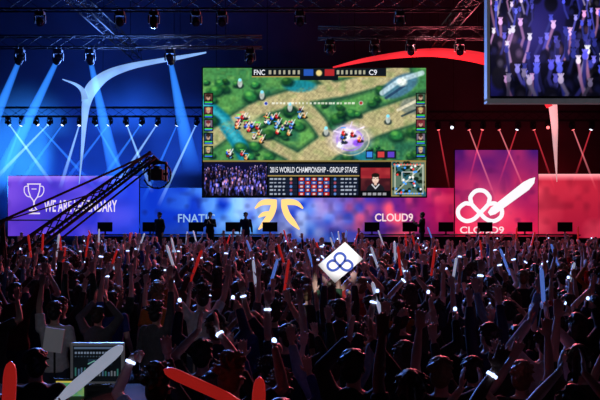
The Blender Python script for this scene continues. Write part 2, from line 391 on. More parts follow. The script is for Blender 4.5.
def ribbons(name, strokes, Y, m, parent, bow=None):
    """strokes: list of lists of (px,py,width_px); flat ribbons standing at depth Y"""
    bm = bmesh.new()
    for st in strokes:
        row = []
        for i, (x, y, w) in enumerate(st):
            a = st[max(i-1, 0)]; b = st[min(i+1, len(st)-1)]
            dx, dy = b[0]-a[0], b[1]-a[1]; l = math.hypot(dx, dy) or 1
            nx, ny = -dy/l*w/2, dx/l*w/2
            yy = Y+(bow(i/(len(st)-1)) if bow else 0)
            def P(q, r): p = at(q, r, Y); p.y = yy; return p
            if bow: row.append([bm.verts.new(P(x+nx*k, y+ny*k)+V((0, .35*(k*k)*w/20, 0))) for k in (-1, -.5, 0, .5, 1)])
            else: row.append([bm.verts.new(P(x+nx*k, y+ny*k)) for k in (-1, 1)])
        for a, b in zip(row, row[1:]):
            for k in range(len(a)-1): bm.faces.new((a[k], a[k+1], b[k+1], b[k]))
    bmesh.ops.recalc_face_normals(bm, faces=bm.faces)
    return build(name, bm, m, parent, smooth=bool(bow))
def cables(t, pts, r, m, name='hanging_cable'):
    for p, q in pts: bm = bmesh.new(); tube(bm, p, q, r, seg=6); build(name, bm, m, t)

# ================================================================== ROOM
def struct(name, c, s, m):
    bm = bmesh.new(); box(bm, c, s); o = build(name, bm, m); o['kind'] = 'structure'; return o
struct('floor', (0, 20.5, -.05), (36, 50, .1), M['floor'])
struct('ceiling', (0, 20.5, 14.05), (36, 50, .1), M['ceil'])
struct('wall_left', (-18.05, 20.5, 7), (.1, 50, 14), M['wall'])
struct('wall_right', (18.05, 20.5, 7), (.1, 50, 14), M['wall'])
# softly waved dark curtain wall at the back
bm = bmesh.new(); prev = None
for i in range(361):
    x = -18+i*.1; y = 44+.03*math.sin(i*.1)
    r = [bm.verts.new((x, y, 0)), bm.verts.new((x, y, 14))]
    if prev: bm.faces.new((prev[0], r[0], r[1], prev[1]))
    prev = r
o = build('wall_back', bm, mat('curtain', (.09, .09, .12), .9, var=.7, scale=.3), smooth=True); o['kind'] = 'structure'

# ================================================================== STAGE
st = thing('stage', 'dark raised stage platform across the far end of the hall', 'stage', (0, 39, 0))
bm = bmesh.new(); box(bm, (0, 39, SZ-.05), (33, 8, .1)); build('deck', bm, M['stage'], st)
bm = bmesh.new(); box(bm, (0, 35.1, SZ/2-.05), (33, .1, SZ-.1)); build('fascia', bm, M['black'], st)

def led_panel(label, x0, y0, x1, y1, Y, canvas):
    c = at((x0+x1)/2, y1, Y); t = thing('led_panel', label, 'led panel', (c.x, Y, SZ))
    a, b = at(x0, y0, Y), at(x1, y1, Y)
    bm = bmesh.new(); box(bm, ((a.x+b.x)/2, Y+.08, (a.z+b.z)/2), (b.x-a.x+.06, .12, a.z-b.z+.06)); build('cabinet', bm, M['black'], t)
    for x in (a.x+.3, b.x-.3):
        bm = bmesh.new(); box(bm, (x, Y+.2, (a.z+SZ+.001)/2), (.08, .1, a.z-SZ-.001)); build('support_leg', bm, M['steel'], t)
    canvas.mesh('display', Y, M['led'], t); return t
# left: violet to blue haze with pale crest outline and slogan
c = Canvas(8, 176, 139, 236, .8)
u = (c.X-8)/131; v = (c.Y-176)/60
c.C[...] = np.stack([98-66*u-20*v, 56-5*u-12*v, 192+10*u-20*v], -1)
c.mix(c.noise(20, 3)*1.3-.4, (145, 105, 232), .55); c.mix(c.noise(9, 5)-.5, (30, 30, 120), .5)
c.mix(np.clip(1-v*9, 0, 1), (175, 140, 240), .6); c.mix(np.clip((u-.6)*2.2, 0, 1), (25, 60, 205), .6)
lw = led_panel('violet led panel at left with a pale cup outline and slogan', 8, 176, 139, 236, 40, c)
text('WE ARE LEGENDARY', 44, 200, 117, 212, 39.97, M['txt_dim'], lw, off=.02)
cup = [[(28, 184, 1.1), (28.6, 191, 1.1), (30.6, 197, 1.1), (33.2, 200.5, 1.1), (34, 203, 1.2), (33.2, 207, 1.1), (31, 210, 1.1)], [(40, 184, 1.1), (39.4, 191, 1.1), (37.4, 197, 1.1), (34.8, 200.5, 1.1), (34, 203, 1.2), (34.8, 207, 1.1), (37, 210, 1.1)], [(27, 184, 1.1), (41, 184, 1.1)],
       smooth_pts([(28, 186, .9), (24.6, 187, .9), (24.4, 192, .9), (27, 196, .9), (30.4, 197, .9)], 4), smooth_pts([(40, 186, .9), (43.4, 187, .9), (43.6, 192, .9), (41, 196, .9), (37.6, 197, .9)], 4),
       [(29, 210.4, 1.2), (39, 210.4, 1.2)], [(28, 213.4, 1.5), (40, 213.4, 1.5)], [(31.5, 189, .8), (36.5, 189, .8)]]
ribbons('emblem', cup, 39.97, M['txt_dim'], lw)
# centre: blue smoke to red
c = Canvas(139, 188, 456, 242, .9)
u = (c.X-139)/317; v = (c.Y-188)/54
c.C[...] = np.stack([10+140*np.clip((u-.62)*3.2, 0, 1), 46-30*np.clip((u-.6)*3, 0, 1)+0*v, 178-122*np.clip((u-.62)*2.6, 0, 1)], -1)
c.mix(np.exp(-((u-.36)/.2)**2)*np.clip(c.noise(14, 8)*1.9-.3, 0, 1), (95, 175, 255), .95)
c.mix(np.exp(-((u-.44)/.15)**2)*np.clip(c.noise(9, 18)*1.7-.2, 0, 1), (205, 220, 255), .8)
c.mix(np.exp(-((u-.44)/.045)**2-((v-.5)/.4)**2), (60, 70, 150), .6)
c.mix(np.exp(-((u-.6)/.1)**2)*c.noise(11, 9), (190, 170, 235), .5)
c.mix(np.exp(-((u-.8)/.18)**2)*np.clip(c.noise(10, 10)*2-.7, 0, 1), (245, 80, 100), .9)
c.mix(c.noise(6, 2)-.5, (14, 8, 45), .6)
c.mix(np.clip(v*1.8-.9, 0, 1), (20, 16, 40), .35)
cw = led_panel('long centre led panel of blue smoke fading red with orange emblem', 139, 188, 456, 242, 41, c)
text('FNATIC', 178, 214, 215, 222.5, 40.97, M['txt_blue'], cw); text('CLOUD9', 375, 213.5, 413, 221.5, 40.97, M['txt_pink'], cw, off=.02)
fl = [smooth_pts([(255, 208.5, 1.5), (260.5, 203.6, 4.6), (267, 202, 6), (276.4, 202.4, 6)], 5), smooth_pts([(274, 200, 5.5), (273.6, 207, 6.2), (270.4, 215.5, 6.4), (265, 222.5, 5.6), (258.5, 229.5, 1.2)], 5), smooth_pts([(258.5, 217.4, 1.4), (263.5, 214.2, 4.4), (272, 213.4, 5)], 5)]
fr = [[(558-x, y, w) for x, y, w in s_] for s_ in fl[:2]]
ribbons('emblem', fl+fr, 40.96, M['orange'], cw)
# right tall panel with the white emblem, and the far right panel
c = Canvas(455, 150, 538, 240, .8)
u = (c.X-455)/83; v = (c.Y-150)/90
c.C[...] = np.stack([70+150*v-10*u, 18+8*v+0*u, 96-34*v], -1)
c.mix(c.noise(16, 21)*1.4-.5, (225, 48, 82), .6); c.mix(np.exp(-((u-.4)**2+(v-.65)**2)/.08), (245, 105, 130), .6); c.mix(c.noise(7, 4)-.6, (46, 8, 60), .8)
rw = led_panel('tall purple red led panel with white looped emblem and diagonal blade', 455, 150, 538, 240, 40, c)
def knot(cx, cy, k, w, blade):
    """rounded cloud of three lobes drawn in one line, and the broad blade"""
    P0 = [(0, 6), (-6, 12), (-14, 14), (-21, 9.5), (-21.5, 2), (-15, -3.5), (-9, -3.5), (-9.5, -10), (-4, -16), (4, -16), (9.5, -10), (9, -3.5), (15, -3.5), (21.5, 2), (21, 9.5), (14, 14), (6, 12), (0, 6), (-5, 1), (-9, -3.5)]
    P1 = [(0, 6), (5, 1), (9, -3.5)]
    s = [smooth_pts([(cx+x*k, cy+y*k, w) for x, y in P0], 6), smooth_pts([(cx+x*k, cy+y*k, w) for x, y in P1], 6)]
    if blade: s += [[(cx+9*k, cy+7*k, w*1.), (cx+13*k, cy+4*k, w*1.9), (cx+46*k, cy-21*k, w*2.3), (cx+52*k, cy-26*k, w*1.5), (cx+55*k, cy-29.5*k, .4)]]
    return s
ribbons('emblem', knot(480, 207, 1.0, 4.2, True), 39.96, M['logo_white'], rw)
text('CLOUD9', 460, 226.5, 504, 233.5, 39.96, M['txt_pink'], rw, off=.02)
c = Canvas(538.5, 174, 640, 238, .9)
u = (c.X-538)/102; v = (c.Y-174)/64
c.C[...] = np.stack([180-40*v+0*u, 34-18*v, 54-10*v], -1); c.mix(c.noise(18, 31)*1.3-.4, (240, 85, 102), .55); c.mix(c.noise(8, 7)-.5, (90, 10, 30), .7); c.mix(np.clip(1-v*9, 0, 1), (255, 185, 185), .8)
led_panel('plain pink red led panel at the far right', 538.5, 174, 640, 238, 40.4, c)

# ================================================================== MAIN SCREEN
c = Canvas(203, 68, 426, 196.5, .5, (62, 128, 72))
c.mix(c.noise(34, 1)*1.6-.4, (104, 168, 82), .8); c.mix(c.noise(13, 2)*2-.9, (24, 84, 72), .75); c.mix(c.noise(5, 3)*2-1.2, (140, 190, 92), .5)
PA = [[(203, 146), (228, 128), (258, 108), (298, 96), (345, 88), (402, 72)], [(296, 170), (330, 145), (372, 124), (426, 106)], [(296, 98), (318, 122), (333, 145)], [(322, 78), (340, 92)], [(230, 128), (262, 140), (300, 160)]]
WD = (15, 25, 14, 8, 10)
for p, w in zip(PA, WD): c.line(p, w+7, (34, 72, 54), .8, 4)
for p, w in zip(PA, WD): c.line(p, w, (196, 180, 132), .9, 3)
c.line([(203, 103), (224, 121), (238, 142), (250, 165)], 15, (14, 124, 150), .95, 3); c.line([(203, 103), (224, 121), (238, 142), (250, 165)], 6, (90, 210, 222), .6, 4); c.blob(300, 86, 16, 6, (22, 128, 146), .9, .4); c.blob(366, 156, 22, 5, (22, 118, 140), .85, .4)
pathd = np.minimum.reduce([c.dist(p)-w/2 for p, w in zip(PA, WD)])
tile = (np.abs(((c.X+c.Y*.8)/5.2) % 1-.5) > .44) | (np.abs(((c.X*.6-c.Y)/5.2) % 1-.5) > .44)
c.mix((tile & (pathd < -1)).astype(float), (140, 126, 96), .4)
c.mix((pathd < 0)*np.clip(c.noise(7, 9)*2-1, 0, 1), (126, 150, 88), .7)
r2 = random.Random(5)
iy = lambda y: int((y-68)/128.5*(c.ny-1)); ix = lambda x: int((x-203)/223*(c.nx-1))
for k in range(130):
    x, y = r2.uniform(204, 425), r2.uniform(78, 161)
    if pathd[iy(y), ix(x)] < 3 or abs(x-228) < 12 and 104 < y: continue
    s_ = r2.uniform(1.8, 6.5); g = r2.uniform(.7, 1.25)
    c.blob(x+1.2, y+1.8, s_*1.4, s_*.9, (8, 40, 34), .85, .6, r2.uniform(-.5, .5)); c.blob(x, y, s_, s_*.75, (34*g, 104*g, 52*g), .9, .6, r2.uniform(-.6, .6)); c.blob(x-s_*.25, y-s_*.3, s_*.5, s_*.35, (104*g, 176*g, 76*g), .6, .9)
c.blob(400, 86, 20, 10, (70, 116, 146), .9, .25, -.5); c.line([(382, 93), (400, 80), (422, 73)], 5, (200, 222, 230), .8, 1.5); c.line([(386, 98), (404, 86)], 2.5, (34, 62, 92), .9); c.blob(402, 82, 5, 4, (245, 250, 240), .9, .6)
c.blob(412, 106, 12, 8, (120, 130, 118), .9, .3); c.line([(398, 110), (424, 97)], 3, (220, 212, 184), .9); c.line([(402, 116), (424, 106)], 2, (40, 60, 66), .9)
for (x, y) in [(240, 84), (290, 108), (262, 96), (388, 120), (326, 132)]: c.blob(x, y+2, 4, 3, (24, 42, 46), .8, .4); c.blob(x, y-1, 2.4, 4.5, (182, 190, 182), .95, .3); c.blob(x, y-4, 1.6, 1.6, (130, 230, 255), .95, .4)
c.ring(350, 140, 19, .7, (235, 225, 160), .6); c.blob(350, 139, 18, 13, (214, 196, 230), .8, .9); c.ring(350, 140, 13, .8, (160, 120, 235), .8); c.blob(347, 136, 11, 9, (200, 160, 255), .9, .9); c.blob(347, 134, 7.5, 6, (255, 252, 255), 1, .9); c.blob(357, 143, 4, 3.4, (140, 80, 230), .95, .5); c.blob(340, 145, 3.4, 3, (240, 240, 255), 1, .6); c.line([(334, 131), (347, 134), (364, 127)], 1.2, (240, 225, 255), .9); c.line([(342, 150), (347, 136), (352, 122)], 1., (230, 215, 255), .8)
c.blob(247, 121, 15, 7, (200, 206, 150), .5, .8)
for (x0, y0, n, sx, sy, z) in [(247, 122, 11, 12, 7, 1.6), (285, 128, 8, 9, 7, 1.5), (238, 154, 7, 11, 3, 1.4), (350, 137, 5, 10, 6, 1.7), (272, 118, 5, 12, 5, 1.5), (302, 112, 3, 6, 4, 1.4), (262, 137, 4, 13, 5, 1.4)]:
    for k in range(n):
        x = x0+r2.uniform(-sx, sx); y = y0+r2.uniform(-sy, sy); cc = r2.choice([(206, 34, 40), (42, 92, 230), (240, 232, 215), (28, 36, 70), (232, 166, 86), (224, 50, 52), (90, 170, 245)])
        c.blob(x+.6*z, y+1.8*z, 2*z, 1*z, (8, 18, 20), .85, .5); c.blob(x, y+.8*z, 1.1*z, 1.5*z, cc, 1, .35); c.blob(x+r2.uniform(-.8, .8)*z, y+.2*z, .8*z, .6*z, r2.choice([(30, 30, 50), (240, 220, 160), (120, 30, 40)]), .9, .35); c.blob(x, y-1.*z, .65*z, .7*z, (228, 190, 160), .9, .4); c.line([(x+.6*z, y+1*z), (x+2.2*z, y-1.8*z)], .5*z, (235, 235, 240), .85, .5); c.line([(x-.4*z, y+1.8*z), (x-.9*z, y+2.8*z)], .5*z, (30, 26, 30), .8, .5)
        if k % 2: c.rect(x-1.5*z, y-2.6*z, x+1.5*z, y-2.1*z, r2.choice([(250, 50, 45), (60, 160, 255), (110, 245, 90)]), .95)
c.blob(266, 103.5, 2.2, 2.2, (225, 225, 235), .8); c.blob(266, 103.5, 1.5, 1.5, (40, 60, 170)); c.blob(361, 103, 2.2, 2.2, (225, 225, 235), .8); c.blob(361, 103, 1.5, 1.5, (190, 50, 50))
for k in range(22): c.rect(272+k*3.8, 102.4, 272+k*3.8+r2.uniform(1.2, 3.2), 104, (240, 240, 225), .75)
c.grain(2., .12, 5)
gold = (170, 146, 80)
c.rect(252, 68, 386, 76.5, (12, 17, 26), .97); c.rect(252, 76.2, 386, 77, gold); c.rect(300, 76, 338, 80, (12, 17, 26)); c.rect(304, 69.5, 313, 75.5, (40, 90, 190), .9); c.rect(325, 69.5, 334, 75.5, (190, 40, 44), .9); c.blob(319, 73, 3, 3, (230, 205, 130))
for k in range(7): c.rect(269+k*4.8, 70.5, 271+k*4.8, 74, (205, 200, 170), .8); c.rect(337+k*4.4, 70.5, 339+k*4.4, 74, (205, 200, 170), .8)
for k in range(5):
    for (x0, x1, t, side) in ((203.6, 213, 93+k*13.2, 0), (415.8, 425.5, 93+k*13.2, 1)):
        c.rect(x0, t, x1, t+11.8, (8, 9, 13)); cc = [(90, 60, 50), (40, 70, 110), (120, 50, 60), (60, 90, 70), (110, 100, 120)][(k*2+side*3) % 5]
        c.rect(x0+1, t+1, x1-1, t+8, cc); c.blob((x0+x1)/2, t+7.6, 3.2, 2, tuple(q*.5 for q in cc), 1, .3); c.blob((x0+x1)/2, t+4.8, 1.9, 2.4, (205, 165, 140), .9, .35); c.blob((x0+x1)/2, t+2.6, 2.4, 1.5, [(40, 26, 20), (200, 180, 110), (110, 30, 40)][k % 3], .9, .3); c.rect((x0+x1)/2-1, t+4.4, (x0+x1)/2+1, t+4.9, (60, 40, 36), .8); c.rect(x0, t+8, x1, t+11.8, (8, 9, 13)); c.rect(x0+1, t+8.8, x1-1, t+9.6, (70, 215, 80)); c.rect(x0+1, t+10.1, x1-1, t+10.9, (60, 120, 230))
c.rect(203, 160.5, 426, 196.5, (7, 9, 14)); c.rect(203, 160.5, 426, 161.5, gold, .8)
c.rect(268, 164, 359, 175.5, (20, 28, 46)); c.rect(268, 175.5, 359, 176.2, gold)
for rr in range(5):
    y = 177.6+rr*3.7
    c.rect(269, y, 297, y+3., (22, 30, 50)); c.rect(331, y, 358, y+3., (22, 30, 50))
    for k in range(4): c.rect(270+k*4.2, y+.8, 270+k*4.2+r2.uniform(1.5, 3.4), y+2.2, (190, 200, 215), .85); c.rect(341+k*4.2, y+.8, 341+k*4.2+r2.uniform(1.5, 3.4), y+2.2, (190, 200, 215), .85)
    c.blob(291, y+1.5, 1.3, 1.3, r2.choice([(200, 160, 120), (90, 130, 200), (160, 70, 90)]), 1, .3); c.blob(335, y+1.5, 1.3, 1.3, r2.choice([(200, 160, 120), (90, 130, 200), (160, 70, 90)]), 1, .3)
    for k in range(5): c.rect(299+k*6.2, y, 304.2+k*6.2, y+3., [(178, 36, 42), (45, 75, 165), (150, 34, 44), (60, 86, 160)][(k+rr*3) % 4]); c.rect(300.4+k*6.2, y+.8, 302.6+k*6.2, y+2.2, (240, 230, 225), .85)
c.rect(361, 168, 390, 191, (60, 22, 30)); c.rect(361, 168, 390, 178, (140, 32, 42)); c.mix(((c.X > 361) & (c.X < 390) & (c.Y > 168) & (c.Y < 190))*np.clip(c.noise(5, 12)-.4, 0, 1), (220, 90, 80), .6)
c.blob(375.5, 190, 9, 6.5, (26, 27, 34), 1, .15); c.line([(372, 184.5), (375.5, 188.5), (379, 184.5)], 1.2, (225, 225, 230), .95, .5); c.rect(374.3, 182, 376.7, 185, (214, 176, 158)); c.blob(375.5, 179, 3.4, 4.6, (236, 204, 186), 1, .2); c.blob(375.5, 175.2, 3.9, 2.2, (28, 21, 18), 1, .2); c.rect(371.6, 175.5, 372.6, 179, (28, 21, 18)); c.rect(378.4, 175.5, 379.4, 179, (28, 21, 18)); c.blob(374, 178.6, .6, .45, (40, 30, 30), 1, .4); c.blob(377, 178.6, .6, .45, (40, 30, 30), 1, .4); c.line([(375.5, 179), (375.8, 180.4)], .4, (190, 150, 130), .9, .4); c.line([(374.4, 182), (376.6, 182)], .5, (160, 84, 80), .9, .4)
c.rect(361, 190.6, 390, 196.5, (7, 9, 14)); c.rect(366, 150.5, 373, 158.5, (20, 24, 34), .9); c.rect(376, 150.5, 396, 158.5, (20, 24, 34), .9); c.rect(378, 152, 384, 157, (200, 60, 60)); c.rect(388, 152, 394, 157, (90, 60, 190)); c.rect(367, 152, 372, 157, (60, 130, 220))
for k in range(5): c.rect(363+k*5, 193, 366+k*5, 195, (190, 190, 195), .8)
# overview map
c.rect(391.5, 161.5, 425.5, 196, (150, 130, 80)); c.rect(392.3, 162.3, 424.7, 195.2, (88, 112, 96)); c.line([(394, 164), (424, 194)], 5, (36, 90, 108), .95, 1.2)
for k in range(60): c.blob(r2.uniform(394, 424), r2.uniform(163, 195), r2.uniform(1., 2.6), r2.uniform(.9, 2.2), (16, 34, 24), .95, .3)
for p in ([(395, 193), (395, 165), (423, 165)], [(396, 193.5), (423, 193.5), (423, 166)], [(395, 193), (423, 165)]): c.line(p, 1.2, (205, 208, 188), .85, .6)
for k in range(9): c.rect(394+k*3.2, 164, 395.2+k*3.2, 165.2, (240, 90, 80)); c.rect(396+k*3.2, 193, 397.2+k*3.2, 194.2, (90, 160, 250))
for k in range(22): c.blob(r2.uniform(395, 423), r2.uniform(164, 194), 1.1, 1.1, r2.choice([(245, 60, 60), (70, 160, 255), (250, 250, 250)]), 1, .3)
c.line([(402, 172), (413, 172), (413, 181), (402, 181), (402, 172)], .6, (255, 255, 255), .9, .4)
ms = thing('video_screen', 'huge hanging video screen showing a top-down game map above the stage', 'screen', at(314.5, 132, 38))
a, b = at(203, 68, 38), at(426, 196.5, 38)
bm = bmesh.new(); box(bm, ((a.x+b.x)/2, 38.14, (a.z+b.z)/2), (b.x-a.x+.12, .24, a.z-b.z+.12)); bevel(bm, .02, 1); build('housing', bm, M['black'], ms)
c.mesh('display', 38, M['screen'], ms)
wc = Canvas(204, 162.5, 266.5, 195.5, .4, (14, 14, 44)); cheering(wc, 3, 160, [(95, 85, 190), (170, 140, 210), (60, 70, 170), (150, 100, 130)], 167, 198, 2.5); wc.mesh('crowd_picture', 37.985, M['screen'], ms)
text('2015 WORLD CHAMPIONSHIP - GROUP STAGE', 270, 167, 357, 172.5, 37.97, M['txt'], ms)
text('FNC', 254, 69.7, 265, 75, 37.97, M['txt'], ms); text('C9', 369, 69.7, 377, 75, 37.97, M['txt'], ms)
cables(ms, [((x, 38.14, a.z+.05), (x, 38.14, 14)) for x in (a.x+.6, -1.5, 2.5, b.x-.6)], .02, M['steel'])

# ================================================================== SIDE SCREEN
ss = thing('video_screen', 'side video screen at upper right showing raised hands in violet light', 'screen', at(575, 30, 20))
a, b = at(488, -58, 20), at(668, 101, 20)
bm = bmesh.new(); box(bm, ((a.x+b.x)/2, 20.16, (a.z+b.z)/2), (b.x-a.x, .22, a.z-b.z)); build('housing', bm, M['black'], ss)
bm = bmesh.new(); w = .07
for (cx, cz, sx, sz) in (((a.x+b.x)/2, a.z, b.x-a.x+.07, w), ((a.x+b.x)/2, b.z, b.x-a.x+.07, w+.04), (a.x, (a.z+b.z)/2, w, a.z-b.z), (b.x, (a.z+b.z)/2, w, a.z-b.z)): box(bm, (cx, 20.1, cz), (sx, .3, sz))
build('frame', bm, M['grey'], ss)
c = Canvas(490.5, -55, 665, 96, .5, (14, 12, 56)); c.mix(c.noise(40, 5), (44, 42, 150), .8)
cheering(c, 21, 120, [(80, 78, 210), (100, 96, 225), (60, 66, 190), (225, 150, 205), (66, 74, 205), (205, 185, 235)], -45, 104, 8.2, face=.4, arms=.8)
c.mix(np.exp(-((c.X-530)/40)**2-((c.Y-35)/35)**2), (150, 130, 250), .22); c.mix(np.clip((c.Y-62)/40, 0, 1), (6, 6, 26), .55)
c.mesh('display', 19.93, M['screen'], ss)
cables(ss, [((x, 20.16, a.z), (x, 20.16, 14)) for x in (a.x+.5, b.x-.5)], .02, M['steel'])

# ================================================================== FABRIC SAILS
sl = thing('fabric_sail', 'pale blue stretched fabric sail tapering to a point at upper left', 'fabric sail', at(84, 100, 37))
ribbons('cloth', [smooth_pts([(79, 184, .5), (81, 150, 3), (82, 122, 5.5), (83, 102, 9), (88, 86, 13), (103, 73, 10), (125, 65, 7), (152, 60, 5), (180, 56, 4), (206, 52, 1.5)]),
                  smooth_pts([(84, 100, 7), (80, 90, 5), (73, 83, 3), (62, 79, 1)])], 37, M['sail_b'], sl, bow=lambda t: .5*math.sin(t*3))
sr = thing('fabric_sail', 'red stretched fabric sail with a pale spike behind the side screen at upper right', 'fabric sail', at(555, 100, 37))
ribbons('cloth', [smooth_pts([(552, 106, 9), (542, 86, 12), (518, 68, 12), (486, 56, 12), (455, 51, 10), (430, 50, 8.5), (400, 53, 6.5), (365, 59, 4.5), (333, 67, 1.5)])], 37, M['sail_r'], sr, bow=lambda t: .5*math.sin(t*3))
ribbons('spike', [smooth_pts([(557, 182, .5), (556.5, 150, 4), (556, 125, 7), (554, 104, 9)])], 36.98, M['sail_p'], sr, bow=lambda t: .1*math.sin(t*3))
for sl_, pp in ((sl, ((103, 71), (180, 56))), (sr, ((542, 84), (430, 49)))):
    cables(sl_, [(at(x, y, 37), V((at(x, y, 37).x, 37.2, 14))) for x, y in pp], .012, M['steel'])

# ================================================================== TRUSSES
def truss(p, q, label, size=.42, n=None):
    p, q = V(p), V(q); d = (q-p).normalized(); s = d.cross(V((0, 0, 1))).normalized()*size/2; u = V((0, 0, size/2))
    t = thing('lighting_truss', label, 'truss', (p+q)/2, 'overhead lighting trusses'); L = (q-p).length; n = n or int(L/.6)
    cs = [s+u, s-u, -s-u, -s+u]
    for c_ in cs:
        bm = bmesh.new(); tube(bm, p+c_, q+c_, .026); build('chord', bm, M['alu'], t, True)
    bm = bmesh.new()
    for k in range(4):
        a_, b_ = cs[k], cs[(k+1) % 4]
        for i in range(n):
            f0 = p+d*(L*i/n); f1 = p+d*(L*(i+1)/n)
            tube(bm, f0+(a_ if i % 2 else b_), f1+(b_ if i % 2 else a_), .012, seg=5)
    build('lattice', bm, M['alu'], t)
    cables(t, [(p+d*(L*f)+u*.9, V(((p+d*(L*f)).x, (p+d*(L*f)).y, 14))) for f in (.12, .88)], .015, M['steel'], 'hoist_chain'); return t
def row(px0, px1, py, Y, label): truss(at(px0, py, Y), at(px1, py, Y), label)
TR = {'BL': (112, 39.5), 'BR': (116, 39.5), 'UL': (42, 31), 'UR': (33, 31), 'TOP': (3, 25)}
row(-30, 202, *TR['BL'], 'low back truss at left carrying a row of small white lights')
row(428, 640, *TR['BR'], 'low back truss at right carrying a row of small red lights')
row(-40, 262, *TR['UL'], 'upper left truss in blue light above the pale fabric sail')
row(318, 500, *TR['UR'], 'upper right truss in red light left of side screen')
row(-60, 470, *TR['TOP'], 'long truss along the top edge, nearest of all')
truss((-7.6, 25.3, 9.95), (-7.6, 39, 9.95), 'truss running toward the stage above the left side')
truss((6.2, 25.3, 10.35), (6.2, 39, 10.35), 'truss running toward the stage above the right side')

# ================================================================== MOVING LIGHTS
root = new('stage_light', None)
bm = bmesh.new(); box(bm, (0, 0, -.13), (.34, .26, .13)); bevel(bm, .02); box(bm, (-.09, 0, -.03), (.05, .06, .1)); box(bm, (.09, 0, -.03), (.05, .06, .1)); fx_base = build('base', bm, M['black'], root, world=False)
bm = bmesh.new(); box(bm, (0, 0, -.215), (.4, .1, .04)); box(bm, (-.19, 0, -.36), (.045, .12, .3)); box(bm, (.19, 0, -.36), (.045, .12, .3)); bevel(bm, .008, 1); fx_yoke = build('yoke', bm, M['black'], root, world=False)
bm = bmesh.new(); lathe(bm, [(.06, .2), (.12, .17), (.145, .05), (.145, -.1), (.13, -.16), (.14, -.17), (.14, -.23), (.11, -.23)], 18); fx_head = build('head', bm, M['black'], root, True, world=False); fx_head.location = (0, 0, -.43)
bm = bmesh.new(); lathe(bm, [(.0, .0), (.118, 0), (.1, -.02), (.05, -.032), (0, -.035)], 18); fx_lens = build('lens', bm, M['lens_off'], fx_head, True, world=False); fx_lens.location = (0, 0, -.232)
def beam_mesh(L, r0, r1):
    bm = bmesh.new(); lathe(bm, [(r0, -.03), (r1, -L)], 20); me = bpy.data.meshes.new('light_beam'); bm.normal_update(); bmesh.ops.recalc_face_normals(bm, faces=bm.faces); bm.to_mesh(me); bm.free(); return me
def fixture(px, tr, label, group, lens='lens_off', aim=None, beam=None, sc=1., r=(.09, .3)):
    py, Y = TR[tr]; p = at(px, py, Y); p = V((at(px, py, Y-.21).x, Y-.21, p.z-.21-.026-.018*sc))   # clamped under the front lower chord
    o = copy_tree(root); o.location = p; o.scale = (sc,)*3; tag(o, label, 'stage light', group)
    hd = [k for k in o.children if k.name.startswith('head')][0]; ln = hd.children[0]
    ln.material_slots[0].link = 'OBJECT'; ln.material_slots[0].material = M[lens]
    if aim is not None:
        dvec = at(*aim)-(p+V((0, 0, -.43*sc))); hd.rotation_euler = dvec.to_track_quat('-Z', 'Y').to_euler()
        if beam:
            L = (dvec.length-.25*sc)/sc*1.12; me = beam_mesh(L, *r); me.materials.append(beam_mat(beam, L))
            b_ = new('light_beam', me, hd); b_.location = (0, 0, -.24)
    return o
ORD = ['first', 'second', 'third', 'fourth', 'fifth', 'sixth', 'seventh', 'eighth', 'ninth', 'tenth', 'eleventh', 'twelfth', 'thirteenth', 'fourteenth']
Lrow = [(8, (48, 178, 39), 'beam_bw'), (22, (2, 176, 39), 'beam_b'), (36, (92, 184, 39), 'beam_b'), (50, (-2, 176, 38), 'beam_bw'), (64, (22, 180, 38), 'beam_b'), (80, (62, 182, 38), 'beam_bw'), (95, (128, 182, 39), 'beam_b'), (110, (66, 180, 39), 'beam_b'), (126, (150, 186, 39), 'beam_bw'), (142, (100, 182, 38), 'beam_b'), (158, (116, 186, 39), 'beam_bw'), (178, (146, 194, 39.4), 'beam_b'), (197, (162, 198, 39.4), 'beam_bw')]
for i, (px, aim, be) in enumerate(Lrow):
    fixture(px, 'BL', f'small lit stage light, {ORD[i]} from left on the left back truss', 'left back truss lights', 'lens_w' if i % 3 else 'lens_b', aim or (px, 200, 30), be, .65, (.05, .16))
Rrow = [(438, (449, 186, 39), 'beam_r'), (452, None, None), (468, (493, 192, 39), 'beam_rw'), (483, (470, 178, 39), 'beam_r'), (498, (523, 186, 39), 'beam_rw'), (518, (500, 180, 39), 'beam_r'), (533, (553, 184, 39), 'beam_r'), (548, None, None), (572, (594, 184, 39), 'beam_rw'), (592, (574, 180, 39), 'beam_r')]
for i, (px, aim, be) in enumerate(Rrow):
    fixture(px, 'BR', f'small lit stage light, {ORD[i]} from left on the right back truss', 'right back truss lights', 'lens_w' if i % 4 == 1 else 'lens_r', aim or (px, 200, 30), be, .65, (.045, .085))
for px, w_, aim, be in [(20, 'far left', (-30, 180, 36), 'beam_wide'), (58, 'second from left', (-4, 186, 38), 'beam_wide'), (90, 'above the pale sail', (118, 186, 38), 'beam_wide'), (170, 'left of the big screen', (190, 160, 36), 'beam_wide'), (250, 'above the big screen corner', None, None)]:
    fixture(px, 'UL', f'dark hanging stage light on upper left truss, {w_}', 'upper left truss lights', 'lens_b' if be else 'lens_off', aim or (px, 210, 24), be, .95, (.1, .42))
for px, w_ in [(330, 'leftmost'), (375, 'second'), (411, 'third'), (460, 'rightmost')]: fixture(px, 'UR', f'dark hanging stage light on upper right truss, {w_}', 'upper right truss lights', 'lens_off', (px, 210, 24), None, .95)
for px, w_ in [(40, 'at left corner'), (120, 'above crane'), (196, 'left of centre'), (222, 'just left of the screen'), (300, 'above screen'), (400, 'above screen right half')]: fixture(px, 'TOP', f'dark stage light on the nearest top truss, {w_}', 'top truss lights', 'lens_off', (px, 230, 14), None, .8)
p = at(155, 3, 25); root.location = (p.x, 24.79, p.z-.25); root.scale = (.8,)*3; tag(root, 'dark stage light on the nearest top truss, right of crane', 'stage light', 'top truss lights')

